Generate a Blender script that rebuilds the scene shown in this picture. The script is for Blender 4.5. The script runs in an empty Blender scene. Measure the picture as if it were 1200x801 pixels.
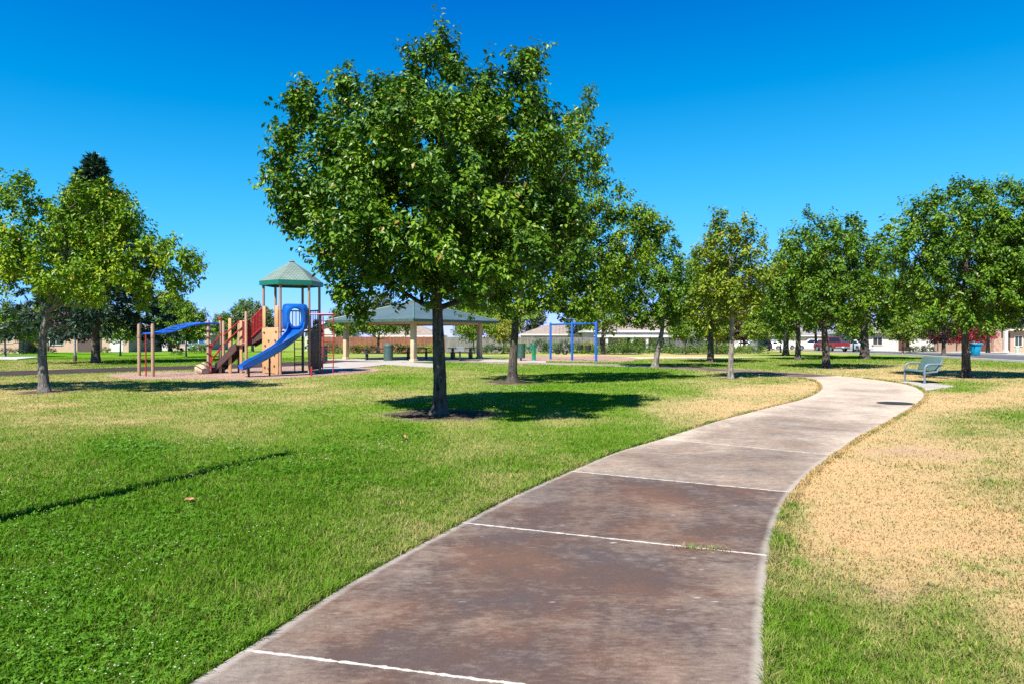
import bpy, bmesh, math, random
import numpy as np
from mathutils import Vector, Matrix

SC = bpy.context.scene
COL = SC.collection
R = math.radians
EYE = 1.6                       # camera height above the lawn, metres


def G(px, py):
    """ground point (x, y) that the survey of the photograph puts at this pixel"""
    d = EYE * 800.0 / (py - 394.0)
    return ((px - 600.0) / 800.0 * d, d)


# ------------------------------------------------------------------ materials
def new_mat(name):
    m = bpy.data.materials.new(name)
    m.use_nodes = True
    nt = m.node_tree
    for n in list(nt.nodes):
        nt.nodes.remove(n)
    out = nt.nodes.new('ShaderNodeOutputMaterial')
    return m, nt, out


def nd(nt, typ, inputs=None, **props):
    n = nt.nodes.new(typ)
    for k, v in props.items():
        setattr(n, k, v)
    if inputs:
        for k, v in inputs.items():
            s = n.inputs[k]
            if hasattr(v, 'is_output'):
                nt.links.new(v, s)
            else:
                s.default_value = v
    return n


def c4(c):
    return (c[0], c[1], c[2], 1.0)


def ramp(nt, fac, stops, interp='LINEAR'):
    n = nt.nodes.new('ShaderNodeValToRGB')
    cr = n.color_ramp
    cr.interpolation = interp
    while len(cr.elements) < len(stops):
        cr.elements.new(0.5)
    for e, (p, c) in zip(cr.elements, stops):
        e.position = p
        e.color = c4(c) if len(c) == 3 else c
    nt.links.new(fac, n.inputs[0])
    return n.outputs[0]


def mixc(nt, fac, a, b, mode='MIX'):
    n = nt.nodes.new('ShaderNodeMix')
    n.data_type = 'RGBA'
    n.blend_type = mode
    for s, v in ((0, fac), (6, a), (7, b)):
        if hasattr(v, 'is_output'):
            nt.links.new(v, n.inputs[s])
        else:
            n.inputs[s].default_value = c4(v) if isinstance(v, tuple) and len(v) == 3 else v
    return n.outputs[2]


def math_n(nt, op, a, b=0.0, clamp=False):
    n = nt.nodes.new('ShaderNodeMath')
    n.operation = op
    n.use_clamp = clamp
    for i, v in enumerate((a, b)):
        if hasattr(v, 'is_output'):
            nt.links.new(v, n.inputs[i])
        else:
            n.inputs[i].default_value = v
    return n.outputs[0]


def pmat(name, col, rough=0.7, var=0.18, scale=6.0, bump=0.0, bscale=None, metallic=0.0, spec=0.5, stretch=(1, 1, 1), dirt=0.0):
    m, nt, out = new_mat(name)
    tc = nd(nt, 'ShaderNodeTexCoord')
    mp = nd(nt, 'ShaderNodeMapping', {'Vector': tc.outputs['Object'], 'Scale': stretch})
    nz = nd(nt, 'ShaderNodeTexNoise', {'Vector': mp.outputs[0], 'Scale': scale, 'Detail': 6.0, 'Roughness': 0.62})
    lo = tuple(max(0.0, c * (1 - var * 1.6)) for c in col)
    hi = tuple(min(1.0, c * (1 + var * 1.6)) for c in col)
    c = ramp(nt, nz.outputs['Fac'], [(0.28, lo), (0.72, hi)])
    if dirt:
        n2 = nd(nt, 'ShaderNodeTexNoise', {'Vector': mp.outputs[0], 'Scale': scale * 0.35, 'Detail': 7.0, 'Roughness': 0.7})
        f = ramp(nt, n2.outputs['Fac'], [(0.5, (0, 0, 0)), (0.72, (dirt, dirt, dirt))])
        c = mixc(nt, f, c, tuple(x * 0.45 + 0.01 for x in col))
    b = nd(nt, 'ShaderNodeBsdfPrincipled', {'Base Color': c, 'Roughness': rough, 'Metallic': metallic, 'Specular IOR Level': spec})
    if bump:
        n3 = nd(nt, 'ShaderNodeTexNoise', {'Vector': mp.outputs[0], 'Scale': bscale or scale * 4, 'Detail': 5.0})
        bp = nd(nt, 'ShaderNodeBump', {'Strength': bump, 'Distance': 0.02, 'Height': n3.outputs['Fac']})
        nt.links.new(bp.outputs[0], b.inputs['Normal'])
    nt.links.new(b.outputs[0], out.inputs[0])
    return m


def leaf_mat(name, stops, rough=0.42, trans=0.3, tcol=(1.0, 1.25, 0.45), spec=0.4, mottle=False):
    m, nt, out = new_mat(name)
    at = nd(nt, 'ShaderNodeAttribute', attribute_name='tint')
    c = ramp(nt, at.outputs['Fac'], stops)
    if mottle:
        g = nd(nt, 'ShaderNodeNewGeometry')
        n1 = nd(nt, 'ShaderNodeTexNoise', {'Vector': g.outputs['Position'], 'Scale': 5.5, 'Detail': 7.0, 'Roughness': 0.72})
        c = mixc(nt, 1.0, c, ramp(nt, n1.outputs['Fac'], [(0.32, (0.58, 0.60, 0.66)), (0.5, (1.0, 1.0, 1.0)), (0.68, (1.28, 1.24, 1.2))]), 'MULTIPLY')
    b = nd(nt, 'ShaderNodeBsdfPrincipled', {'Base Color': c, 'Roughness': rough, 'Specular IOR Level': spec})
    tc = mixc(nt, 1.0, c, tcol, 'MULTIPLY')
    t = nd(nt, 'ShaderNodeBsdfTranslucent', {'Color': tc})
    mx = nd(nt, 'ShaderNodeMixShader', {0: trans, 1: b.outputs[0], 2: t.outputs[0]})
    nt.links.new(mx.outputs[0], out.inputs[0])
    return m


def bark_mat(name, dark, light, scale=9.0):
    m, nt, out = new_mat(name)
    tc = nd(nt, 'ShaderNodeTexCoord')
    mp = nd(nt, 'ShaderNodeMapping', {'Vector': tc.outputs['Object'], 'Scale': (1, 1, 0.22)})
    nz = nd(nt, 'ShaderNodeTexNoise', {'Vector': mp.outputs[0], 'Scale': scale * 2.2, 'Detail': 8.0, 'Roughness': 0.68, 'Distortion': 0.6})
    n2 = nd(nt, 'ShaderNodeTexNoise', {'Vector': tc.outputs['Object'], 'Scale': scale * 0.5, 'Detail': 5.0})
    f = math_n(nt, 'ADD', math_n(nt, 'MULTIPLY', nz.outputs['Fac'], 0.75), math_n(nt, 'MULTIPLY', n2.outputs['Fac'], 0.3))
    c = ramp(nt, f, [(0.4, dark), (0.53, tuple((a + b) / 2 for a, b in zip(dark, light))), (0.66, light)])
    b = nd(nt, 'ShaderNodeBsdfPrincipled', {'Base Color': c, 'Roughness': 0.9, 'Specular IOR Level': 0.2})
    bp = nd(nt, 'ShaderNodeBump', {'Strength': 0.9, 'Distance': 0.03, 'Height': nz.outputs['Fac']})
    nt.links.new(bp.outputs[0], b.inputs['Normal'])
    nt.links.new(b.outputs[0], out.inputs[0])
    return m


def glass_mat(name, col=(0.03, 0.045, 0.055)):
    m, nt, out = new_mat(name)
    b = nd(nt, 'ShaderNodeBsdfPrincipled', {'Base Color': c4(col), 'Roughness': 0.06, 'Specular IOR Level': 0.8})
    nt.links.new(b.outputs[0], out.inputs[0])
    return m


def shingle_mat(name, a, b_, sx=3.0, sy=3.0):
    m, nt, out = new_mat(name)
    tc = nd(nt, 'ShaderNodeTexCoord')
    br = nd(nt, 'ShaderNodeTexBrick', {'Vector': tc.outputs['UV'], 'Color1': c4(a), 'Color2': c4(b_), 'Mortar': c4(tuple(x * 0.68 for x in a)),
                                       'Scale': 1.0, 'Mortar Size': 0.03, 'Brick Width': 1.0 / sx, 'Row Height': 1.0 / sy})
    nz = nd(nt, 'ShaderNodeTexNoise', {'Vector': tc.outputs['Object'], 'Scale': 1.7, 'Detail': 6.0})
    c = mixc(nt, 0.55, br.outputs[0], ramp(nt, nz.outputs['Fac'], [(0.3, (0.62, 0.62, 0.62)), (0.7, (1.25, 1.22, 1.2))]), 'MULTIPLY')
    p = nd(nt, 'ShaderNodeBsdfPrincipled', {'Base Color': c, 'Roughness': 0.85, 'Specular IOR Level': 0.25})
    bp = nd(nt, 'ShaderNodeBump', {'Strength': 0.5, 'Distance': 0.03, 'Height': br.outputs[1]})
    bp.invert = True
    nt.links.new(bp.outputs[0], p.inputs['Normal'])
    nt.links.new(p.outputs[0], out.inputs[0])
    return m


# ------------------------------------------------------------------ mesh builder
class MB:
    def __init__(self):
        self.v, self.f, self.uv = [], [], {}

    def add(self, verts, faces, uvs=None):
        o = len(self.v)
        self.v += [tuple(p) for p in verts]
        for i, f in enumerate(faces):
            if uvs:
                self.uv[len(self.f)] = uvs[i]
            self.f.append(tuple(o + k for k in f))
        return self

    def box(self, c, s, rz=0.0, taper=1.0, bev=0.0, M=None):
        hx, hy, hz = s[0] / 2, s[1] / 2, s[2] / 2
        if bev > 0:
            bm = bmesh.new()
            bmesh.ops.create_cube(bm, size=1.0)
            for v in bm.verts:
                t = taper if v.co.z > 0 else 1.0
                v.co = Vector((v.co.x * s[0] * t, v.co.y * s[1] * t, v.co.z * s[2]))
            bmesh.ops.bevel(bm, geom=bm.edges[:], offset=min(bev, min(s) * 0.45), segments=2, affect='EDGES', profile=0.5)
            vs = [v.co.copy() for v in bm.verts]
            fs = [[v.index for v in f.verts] for f in bm.faces]
            bm.free()
        else:
            vs = [Vector((sx * hx * (taper if sz > 0 else 1), sy * hy * (taper if sz > 0 else 1), sz * hz)) for sz in (-1, 1) for sy in (-1, 1) for sx in (-1, 1)]
            fs = [(0, 2, 3, 1), (4, 5, 7, 6), (0, 1, 5, 4), (1, 3, 7, 5), (3, 2, 6, 7), (2, 0, 4, 6)]
        T = M if M is not None else Matrix.Translation(c) @ Matrix.Rotation(rz, 4, 'Z')
        return self.add([T @ v for v in vs], fs)

    def tube(self, pts, rad, seg=8, caps=True, ell=None):
        pts = [Vector(p) for p in pts]
        n = len(pts)
        rads = rad if hasattr(rad, '__len__') else [rad] * n
        vs, fs = [], []
        prev = None
        for i, p in enumerate(pts):
            t = (pts[min(i + 1, n - 1)] - pts[max(i - 1, 0)])
            if t.length < 1e-9:
                t = Vector((0, 0, 1))
            t.normalize()
            if prev is None:
                a = t.orthogonal().normalized() if abs(t.z) < 0.99 else Vector((1, 0, 0))
            else:
                a = prev - t * prev.dot(t)
                if a.length < 1e-6:
                    a = t.orthogonal()
            a.normalize()
            prev = a
            b = t.cross(a)
            for k in range(seg):
                th = 2 * math.pi * k / seg
                vs.append(p + (a * math.cos(th) + b * math.sin(th)) * rads[i])
        for i in range(n - 1):
            for k in range(seg):
                k2 = (k + 1) % seg
                fs.append((i * seg + k, i * seg + k2, (i + 1) * seg + k2, (i + 1) * seg + k))
        if caps:
            fs.append(tuple(reversed(range(seg))))
            fs.append(tuple((n - 1) * seg + k for k in range(seg)))
        return self.add(vs, fs)

    def lathe(self, prof, seg=24, c=(0, 0, 0), caps=True):
        vs, fs = [], []
        n = len(prof)
        for r, z in prof:
            for k in range(seg):
                th = 2 * math.pi * k / seg
                vs.append((c[0] + r * math.cos(th), c[1] + r * math.sin(th), c[2] + z))
        for i in range(n - 1):
            for k in range(seg):
                k2 = (k + 1) % seg
                fs.append((i * seg + k, i * seg + k2, (i + 1) * seg + k2, (i + 1) * seg + k))
        if caps:
            fs.append(tuple(reversed(range(seg))))
            fs.append(tuple((n - 1) * seg + k for k in range(seg)))
        return self.add(vs, fs)

    def prism(self, poly, a, b, axis='y', bev=0.0):
        """closed polygon of (u, w) extruded from a to b along the axis; u, w are x, z for 'y'; y, z for 'x'; x, y for 'z'"""
        def P(u, w, t):
            return {'y': (u, t, w), 'x': (t, u, w), 'z': (u, w, t)}[axis]
        n = len(poly)
        bm = bmesh.new()
        va = [bm.verts.new(P(u, w, a)) for u, w in poly]
        vb = [bm.verts.new(P(u, w, b)) for u, w in poly]
        bm.faces.new(va)
        bm.faces.new(list(reversed(vb)))
        for i in range(n):
            j = (i + 1) % n
            bm.faces.new((va[j], va[i], vb[i], vb[j]))
        bmesh.ops.recalc_face_normals(bm, faces=bm.faces[:])
        if bev:
            es = [e for e in bm.edges if (e.verts[0] in va and e.verts[1] in va) or (e.verts[0] in vb and e.verts[1] in vb)]
            bmesh.ops.bevel(bm, geom=es, offset=bev, segments=3, affect='EDGES', profile=0.5)
        bm.verts.index_update()
        vs = [v.co.copy() for v in bm.verts]
        fs = [[v.index for v in f.verts] for f in bm.faces]
        bm.free()
        return self.add(vs, fs)

    def build(self, name, mat, parent=None, smooth=False, auto=True):
        me = bpy.data.meshes.new(name)
        me.from_pydata(self.v, [], self.f)
        if self.uv:
            ul = me.uv_layers.new(name='UVMap')
            for p in me.polygons:
                if p.index in self.uv:
                    for li, uv in zip(p.loop_indices, self.uv[p.index]):
                        ul.data[li].uv = uv
        me.materials.append(mat)
        if not self.uv:
            bm = bmesh.new()
            bm.from_mesh(me)
            bmesh.ops.recalc_face_normals(bm, faces=bm.faces[:])
            bm.to_mesh(me)
            bm.free()
        if smooth:
            me.polygons.foreach_set('use_smooth', [True] * len(me.polygons))
            if auto:
                me.set_sharp_from_angle(angle=R(38))
        me.update()
        o = bpy.data.objects.new(name, me)
        COL.objects.link(o)
        if parent:
            o.parent = parent
        return o


def np_mesh(name, verts, faces, mat, attrs=None, parent=None, smooth=False):
    """numpy arrays to a mesh object; faces is (n, k) of one k"""
    me = bpy.data.meshes.new(name)
    n, k = faces.shape
    me.vertices.add(len(verts))
    me.vertices.foreach_set('co', np.ascontiguousarray(verts, dtype=np.float32).ravel())
    me.loops.add(n * k)
    me.loops.foreach_set('vertex_index', np.ascontiguousarray(faces, dtype=np.int32).ravel())
    me.polygons.add(n)
    me.polygons.foreach_set('loop_start', np.arange(0, n * k, k, dtype=np.int32))
    me.polygons.foreach_set('use_smooth', np.full(n, smooth, dtype=bool))
    for an, (dom, arr) in (attrs or {}).items():
        a = me.attributes.new(an, 'FLOAT', dom)
        a.data.foreach_set('value', np.ascontiguousarray(arr, dtype=np.float32))
    me.materials.append(mat)
    me.update(calc_edges=True)
    me.validate()
    o = bpy.data.objects.new(name, me)
    COL.objects.link(o)
    if parent:
        o.parent = parent
    return o


def thing(name, label, cat, loc=(0, 0, 0), rz=0.0, group=None):
    o = bpy.data.objects.new(name, None)
    o.empty_display_size = 0.2
    COL.objects.link(o)
    o.location = loc
    o.rotation_euler = (0, 0, rz)
    o['label'] = label
    o['category'] = cat
    if group:
        o['group'] = group
    return o


def tag(o, label, cat, group=None):
    o['label'] = label
    o['category'] = cat
    if group:
        o['group'] = group
    return o


def kind(o, k, label=None, cat=None):
    o['kind'] = k
    if label:
        o['label'] = label
    if cat:
        o['category'] = cat
    return o


def dup(root, loc, rz=0.0, label=None, group=None, scale=None, remat=None):
    def cp(o, parent):
        c = o.copy()
        COL.objects.link(c)
        if parent is not None:
            c.parent = parent
        if remat and c.type == 'MESH' and o.data.materials and o.data.materials[0].name in remat:
            key = (o.data.name, remat[o.data.materials[0].name].name)
            if key not in REMESH:
                d = o.data.copy()
                d.materials[0] = remat[o.data.materials[0].name]
                REMESH[key] = d
            c.data = REMESH[key]
        for ch in list(o.children):
            cp(ch, c)
        return c
    c = cp(root, None)
    c.location = loc
    c.rotation_euler = (0, 0, rz)
    if scale:
        c.scale = (scale, scale, scale) if not hasattr(scale, '__len__') else scale
    if label:
        c['label'] = label
    if group:
        c['group'] = group
    return c


REMESH = {}


# ------------------------------------------------------------------ noise and polygons
def _hash(ix, iy, seed):
    h = (ix.astype(np.int64) * 374761393 + iy.astype(np.int64) * 668265263 + seed * 1442695041) & 0x7fffffff
    h = ((h ^ (h >> 13)) * 1274126177) & 0x7fffffff
    return ((h ^ (h >> 16)) & 0xffff) / 65535.0


def vnoise(x, y, freq, seed=0, octv=3):
    out = np.zeros_like(x)
    amp, tot = 1.0, 0.0
    for o in range(octv):
        fx, fy = x * freq, y * freq
        ix, iy = np.floor(fx), np.floor(fy)
        u, v = fx - ix, fy - iy
        u, v = u * u * (3 - 2 * u), v * v * (3 - 2 * v)
        a, b = _hash(ix, iy, seed + o), _hash(ix + 1, iy, seed + o)
        c, d = _hash(ix, iy + 1, seed + o), _hash(ix + 1, iy + 1, seed + o)
        out += amp * ((a * (1 - u) + b * u) * (1 - v) + (c * (1 - u) + d * u) * v)
        tot += amp
        amp *= 0.55
        freq *= 2.1
    return out / tot


def inside(poly, x, y):
    r = np.zeros(x.shape, dtype=bool)
    n = len(poly)
    for i in range(n):
        x1, y1 = poly[i]
        x2, y2 = poly[(i + 1) % n]
        if y1 == y2:
            continue
        cond = ((y1 > y) != (y2 > y)) & (x < (x2 - x1) * (y - y1) / (y2 - y1) + x1)
        r ^= cond
    return r


def spline(pts, n):
    """Catmull-Rom through points, n samples per span"""
    P = [np.array(p, float) for p in pts]
    P = [2 * P[0] - P[1]] + P + [2 * P[-1] - P[-2]]
    out = []
    for i in range(1, len(P) - 2):
        for k in range(n):
            t = k / n
            a, b, c, d = P[i - 1], P[i], P[i + 1], P[i + 2]
            out.append(0.5 * (2 * b + (c - a) * t + (2 * a - 5 * b + 4 * c - d) * t * t + (3 * b - a - 3 * c + d) * t ** 3))
    out.append(P[-2])
    return np.array(out)
# ------------------------------------------------------------------ camera, sun, sky
cam_d = bpy.data.cameras.new('camera')
cam_d.lens = 24.0
cam_d.sensor_width = 36.0
cam_d.clip_end = 6000.0
cam = bpy.data.objects.new('camera', cam_d)
COL.objects.link(cam)
cam.location = (0, 0, EYE)
cam.rotation_euler = (R(90 - 0.4655), 0, 0)      # the horizon lies 6.5 px above the middle of the frame
SC.camera = cam

SUN_AZ, SUN_EL = 32.0, 52.5
d = Vector((math.sin(R(SUN_AZ)) * math.cos(R(SUN_EL)), math.cos(R(SUN_AZ)) * math.cos(R(SUN_EL)), -math.sin(R(SUN_EL))))
sun_d = bpy.data.lights.new('sun', 'SUN')
sun_d.energy = 4.9
sun_d.angle = R(0.53)
sun_d.color = (1.0, 0.955, 0.88)
sun = bpy.data.objects.new('sun', sun_d)
sun.rotation_euler = d.to_track_quat('-Z', 'Y').to_euler()
sun.location = (-20, -40, 50)
COL.objects.link(sun)

w = bpy.data.worlds.new('World')
SC.world = w
w.use_nodes = True
wn = w.node_tree
for n in list(wn.nodes):
    wn.nodes.remove(n)
sky = nd(wn, 'ShaderNodeTexSky', sky_type='NISHITA')
sky.sun_disc = False
sky.sun_elevation = R(SUN_EL)
sky.sun_rotation = R(180 + SUN_AZ)
sky.altitude = 2500.0
sky.air_density = 0.6
sky.dust_density = 0.0
sky.ozone_density = 3.0
# the photograph's deep blue (a polarising filter): less red overhead, a flatter fall-off towards the horizon
sp_ = nd(wn, 'ShaderNodeSeparateColor', {0: sky.outputs[0]})
SKYK = 4.5
rch = math_n(wn, 'MAXIMUM', math_n(wn, 'SUBTRACT', math_n(wn, 'MULTIPLY', sp_.outputs[0], 0.14 * SKYK), 0.10 * SKYK), 0.0)
gex = math_n(wn, 'EXPONENT', math_n(wn, 'MULTIPLY', math_n(wn, 'SUBTRACT', sp_.outputs[1], 0.6), -0.75))
gch = math_n(wn, 'MAXIMUM', math_n(wn, 'ADD', math_n(wn, 'MULTIPLY', math_n(wn, 'SUBTRACT', 1.0, gex), 0.78 * SKYK), math_n(wn, 'MULTIPLY', sp_.outputs[1], 0.012 * SKYK)), 0.1 * SKYK)
bch = math_n(wn, 'MULTIPLY', math_n(wn, 'POWER', sp_.outputs[2], 0.66), 0.44 * SKYK)
cm_ = nd(wn, 'ShaderNodeCombineColor', {0: rch, 1: gch, 2: bch})
bg = nd(wn, 'ShaderNodeBackground', {'Color': cm_.outputs[0], 'Strength': 0.10})
wo = nd(wn, 'ShaderNodeOutputWorld', {'Surface': bg.outputs[0]})

SC.view_settings.view_transform = 'Standard'
SC.view_settings.look = 'None'
SC.view_settings.exposure = 1.15
SC.view_settings.gamma = 1.0
SC.cycles.max_bounces = 6
SC.cycles.diffuse_bounces = 3
SC.cycles.glossy_bounces = 2
SC.cycles.transmission_bounces = 3
SC.cycles.transparent_max_bounces = 4
SC.cycles.caustics_reflective = False
SC.cycles.caustics_refractive = False
SC.cycles.use_denoising = False
SC.cycles.sample_clamp_indirect = 6.0

# ------------------------------------------------------------------ how dry the lawn is, place by place
ANCH = [
    (20, 780, 0), (100, 700, .0), (200, 600, .03), (50, 640, 0), (150, 530, .08), (300, 640, .03), (250, 720, .1), (330, 700, .2), (180, 780, .12),
    (400, 640, .2), (430, 610, .24), (300, 560, .03), (400, 550, .04), (500, 560, .16), (480, 600, .42), (580, 560, .46), (560, 530, .5), (640, 520, .46),
    (700, 510, .28), (740, 500, .35), (790, 480, .72), (840, 470, .82), (880, 460, .85), (930, 455, .9), (905, 447, .45), (800, 462, .36), (700, 470, .15),
    (640, 460, .1), (850, 440, .55), (760, 440, .2), (720, 430, .08), (560, 505, .5), (650, 495, .45), (600, 490, .1), (450, 505, .14), (380, 490, .2),
    (250, 490, .5), (100, 490, .52), (30, 482, .56), (300, 478, .36), (200, 470, .62), (350, 465, .62), (420, 460, .48), (150, 460, .55), (20, 455, .6),
    (450, 445, .2), (550, 440, .42), (400, 442, .45), (500, 455, .35), (250, 450, .62), (330, 447, .6), (80, 447, .55), (180, 445, .5),
    (1000, 560, 1), (950, 640, .95), (970, 600, 1), (1050, 600, 1), (1150, 640, .97), (1190, 560, .7), (1100, 520, .97), (1060, 505, .95), (1150, 500, .78),
    (1190, 490, .42), (1130, 505, .5), (1100, 470, .95), (1180, 460, .9), (1050, 690, .9), (935, 690, .45), (925, 740, .18), (980, 750, .2), (1080, 750, .42),
    (1150, 770, .5), (1190, 720, .92), (1000, 710, .55), (1180, 442, .75), (1130, 452, .35), (1100, 432, .62), (1000, 433, .7), (960, 428, .3), (900, 427, .35), (1180, 426, .4),
    (1080, 440, .9), (918, 640, .35), (925, 610, .5), (1010, 640, 1), (1100, 650, 1),
    (700, 417, .7), (800, 414, .7), (60, 426, .5), (200, 426, .25), (300, 426, .25), (60, 416, .02), (250, 416, .1), (430, 416, .4), (600, 414, .5),
    (900, 418, .3), (1000, 418, .25), (1080, 420, .3), (1060, 409, .85), (1120, 411, .95), (1000, 408, .6), (450, 432, .5), (600, 428, .35), (660, 427, .3), (550, 425, .2),
]
_a = np.array([(*G(px, py), v) for px, py, v in ANCH])
_au = np.stack([_a[:, 0] / _a[:, 1], np.log(_a[:, 1]) * 0.42], 1)
GU, GV = np.linspace(-1.3, 1.3, 261), np.linspace(np.log(1.5) * .42, np.log(140.) * .42, 221)
_gu, _gv = np.meshgrid(GU, GV, indexing='ij')
_num, _den = np.zeros_like(_gu), np.zeros_like(_gu)
for k in range(len(_a)):
    dd = (_gu - _au[k, 0]) ** 2 + (_gv - _au[k, 1]) ** 2
    ww = 1.0 / (dd + 0.0006) ** 1.7
    _num += ww * _a[k, 2]
    _den += ww
DRYG = _num / _den


def dryness(x, y):
    yy = np.maximum(y, 1.5)
    u = np.clip((x / yy - GU[0]) / (GU[1] - GU[0]), 0, len(GU) - 1.001)
    v = np.clip((np.log(yy) * .42 - GV[0]) / (GV[1] - GV[0]), 0, len(GV) - 1.001)
    i, j = u.astype(int), v.astype(int)
    a, b = u - i, v - j
    base = (DRYG[i, j] * (1 - a) + DRYG[i + 1, j] * a) * (1 - b) + (DRYG[i, j + 1] * (1 - a) + DRYG[i + 1, j + 1] * a) * b
    n1 = vnoise(x, y, 0.45, 11, 4) - 0.5
    n2 = vnoise(x, y, 2.3, 23, 4) - 0.5
    amp = 0.25 + 1.5 * base * (1.15 - base)
    return np.clip(base + (n1 * 0.75 + n2 * 0.6) * amp, 0, 1)


RINGS = [(G(516, 485), 1.22), (G(600, 447), 1.25), (G(52, 459), 0.85), (G(767, 430), 0.7), (G(856, 443), 0.6), (G(968, 431), 0.9), (G(1133, 442), 0.7), (G(935, 421), .7)]


def dirtness(x, y, rings_only=False):
    r = np.zeros_like(x)
    for (cx, cy), rad in RINGS:
        dd = np.hypot(x - cx, y - cy) / (rad * (0.55 + 0.9 * vnoise(x, y, 1.7, 5, 3)))
        r = np.maximum(r, np.clip((1.12 - dd) / 0.3, 0, 1))
    if rings_only:
        return r
    # worn patches of bare earth in the straw to the right of the path
    k = np.clip((vnoise(x, y, 0.55, 301, 3) * .6 + vnoise(x, y, 2.6, 305, 3) * .4 - 0.52) / 0.16, 0, 1) * (x > 1.5) * (y > 3.0) * (y < 11) * np.clip((dryness(x, y) - .75) / .15, 0, 1)
    r = np.maximum(r, 0.5 * k)
    return r


# ------------------------------------------------------------------ lawn
m_lawn, nt, out = new_mat('lawn')
a_dry = nd(nt, 'ShaderNodeAttribute', attribute_name='dry')
a_dirt = nd(nt, 'ShaderNodeAttribute', attribute_name='dirt')
geo = nd(nt, 'ShaderNodeNewGeometry')
nz1 = nd(nt, 'ShaderNodeTexNoise', {'Vector': geo.outputs['Position'], 'Scale': 7.0, 'Detail': 8.0, 'Roughness': 0.72})
nz2 = nd(nt, 'ShaderNodeTexNoise', {'Vector': geo.outputs['Position'], 'Scale': 55.0, 'Detail': 6.0, 'Roughness': 0.75})
nz3 = nd(nt, 'ShaderNodeTexNoise', {'Vector': geo.outputs['Position'], 'Scale': 0.9, 'Detail': 8.0, 'Roughness': 0.65})
f = math_n(nt, 'ADD', a_dry.outputs['Fac'], math_n(nt, 'MULTIPLY', math_n(nt, 'SUBTRACT', nz1.outputs['Fac'], 0.5), 0.55))
f = math_n(nt, 'ADD', f, math_n(nt, 'MULTIPLY', math_n(nt, 'SUBTRACT', nz3.outputs['Fac'], 0.5), 0.35), True)
LAWN_STOPS = [(0.0, (0.082, 0.205, 0.009)), (0.25, (0.132, 0.235, 0.022)), (0.5, (0.245, 0.268, 0.074)), (0.72, (0.39, 0.318, 0.145)), (1.0, (0.51, 0.338, 0.168))]
c = ramp(nt, f, LAWN_STOPS)
c = mixc(nt, 0.8, c, ramp(nt, nz2.outputs['Fac'], [(0.3, (0.55, 0.55, 0.58)), (0.7, (1.35, 1.33, 1.3))]), 'MULTIPLY')
a_mul = nd(nt, 'ShaderNodeAttribute', attribute_name='mulch')
dirtc = ramp(nt, nz1.outputs['Fac'], [(0.3, (0.16, 0.105, 0.078)), (0.7, (0.42, 0.305, 0.235))])
a_near_dark = nd(nt, 'ShaderNodeAttribute', attribute_name='near_dark')
c = mixc(nt, a_near_dark.outputs['Fac'], c, ramp(nt, nz1.outputs['Fac'], [(0.3, (0.030, 0.042, 0.008)), (0.7, (0.075, 0.085, 0.022))]))  # darker ground tone beneath the nearer green blades
dirtc = mixc(nt, a_mul.outputs['Fac'], dirtc, ramp(nt, nz2.outputs['Fac'], [(0.3, (0.045, 0.028, 0.022)), (0.55, (0.105, 0.075, 0.058)), (0.75, (0.23, 0.17, 0.13))]))
c = mixc(nt, a_dirt.outputs['Fac'], c, dirtc)
b = nd(nt, 'ShaderNodeBsdfPrincipled', {'Base Color': c, 'Roughness': 1.0, 'Specular IOR Level': 0.0})
bp = nd(nt, 'ShaderNodeBump', {'Strength': 0.7, 'Distance': 0.03, 'Height': nz2.outputs['Fac']})
nt.links.new(bp.outputs[0], b.inputs['Normal'])
nt.links.new(b.outputs[0], out.inputs[0])

gx = np.concatenate([[-3000, -1200, -500, -250, -140, -100], np.arange(-75, 75.01, 0.35), [100, 140, 250, 500, 1200, 3000]])
gy = np.concatenate([[-3000, -800, -200, -60, -20], np.arange(-8, 30, 0.3), np.arange(30, 95, 0.7), [110, 140, 200, 320, 600, 1400, 3000]])
X, Y = np.meshgrid(gx, gy, indexing='ij')
xf, yf = X.ravel(), Y.ravel()
nx, ny = len(gx), len(gy)
ii, jj = np.meshgrid(np.arange(nx - 1), np.arange(ny - 1), indexing='ij')
q = (ii * ny + jj).ravel()
faces = np.stack([q, q + ny, q + ny + 1, q + 1], 1)
near = np.clip(1.2 - np.hypot(xf, yf) / 140.0, 0, 1)
z = ((vnoise(xf, yf, 0.22, 71, 2) - .5) * 0.03) * near
ground = np_mesh('lawn', np.stack([xf, yf, z * 0], 1), faces, m_lawn, {'dry': ('POINT', dryness(xf, yf)), 'dirt': ('POINT', dirtness(xf, yf)), 'mulch': ('POINT', dirtness(xf, yf, True)), 'near_dark': ('POINT', np.clip((16.0 - yf) / 9.0, 0, 1) * np.clip(0.8 - 1.0 * dryness(xf, yf), 0, 1))}, smooth=True)
kind(ground, 'structure')

# ------------------------------------------------------------------ the path
ST = [  # slab index, left edge pixel, right edge pixel
    (0, (285, 765), (897, 843)), (0.5, (420, 680), (896.5, 735)), (1, (542, 614), (902, 653)), (1.5, (606, 581), (911, 613)), (2, (669, 553), (928, 578)),
    (2.5, (722, 531), (952, 552)), (3, (775, 515), (976, 534)), (3.5, (815, 502), (998, 518)), (4, (848, 492), (1017, 507)), (5, (905, 477), (1050, 489)),
    (6, (937, 469), (1072, 475)), (7, (956, 461.5), (1083, 466)), (8, (963.5, 455), (1080, 458)), (9, (961, 449), (1062, 450.5)), (10, (950, 444.6), (1018, 444)),
    (11, (920, 440.8), (960, 438.6)), (12, (885, 438), (900, 434.8))]
ts = [s[0] for s in ST]
Ls = [np.array(G(*s[1])) for s in ST]
Rs = [np.array(G(*s[2])) for s in ST]
dl, dr = Ls[0] - Ls[1], Rs[0] - Rs[1]
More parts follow.
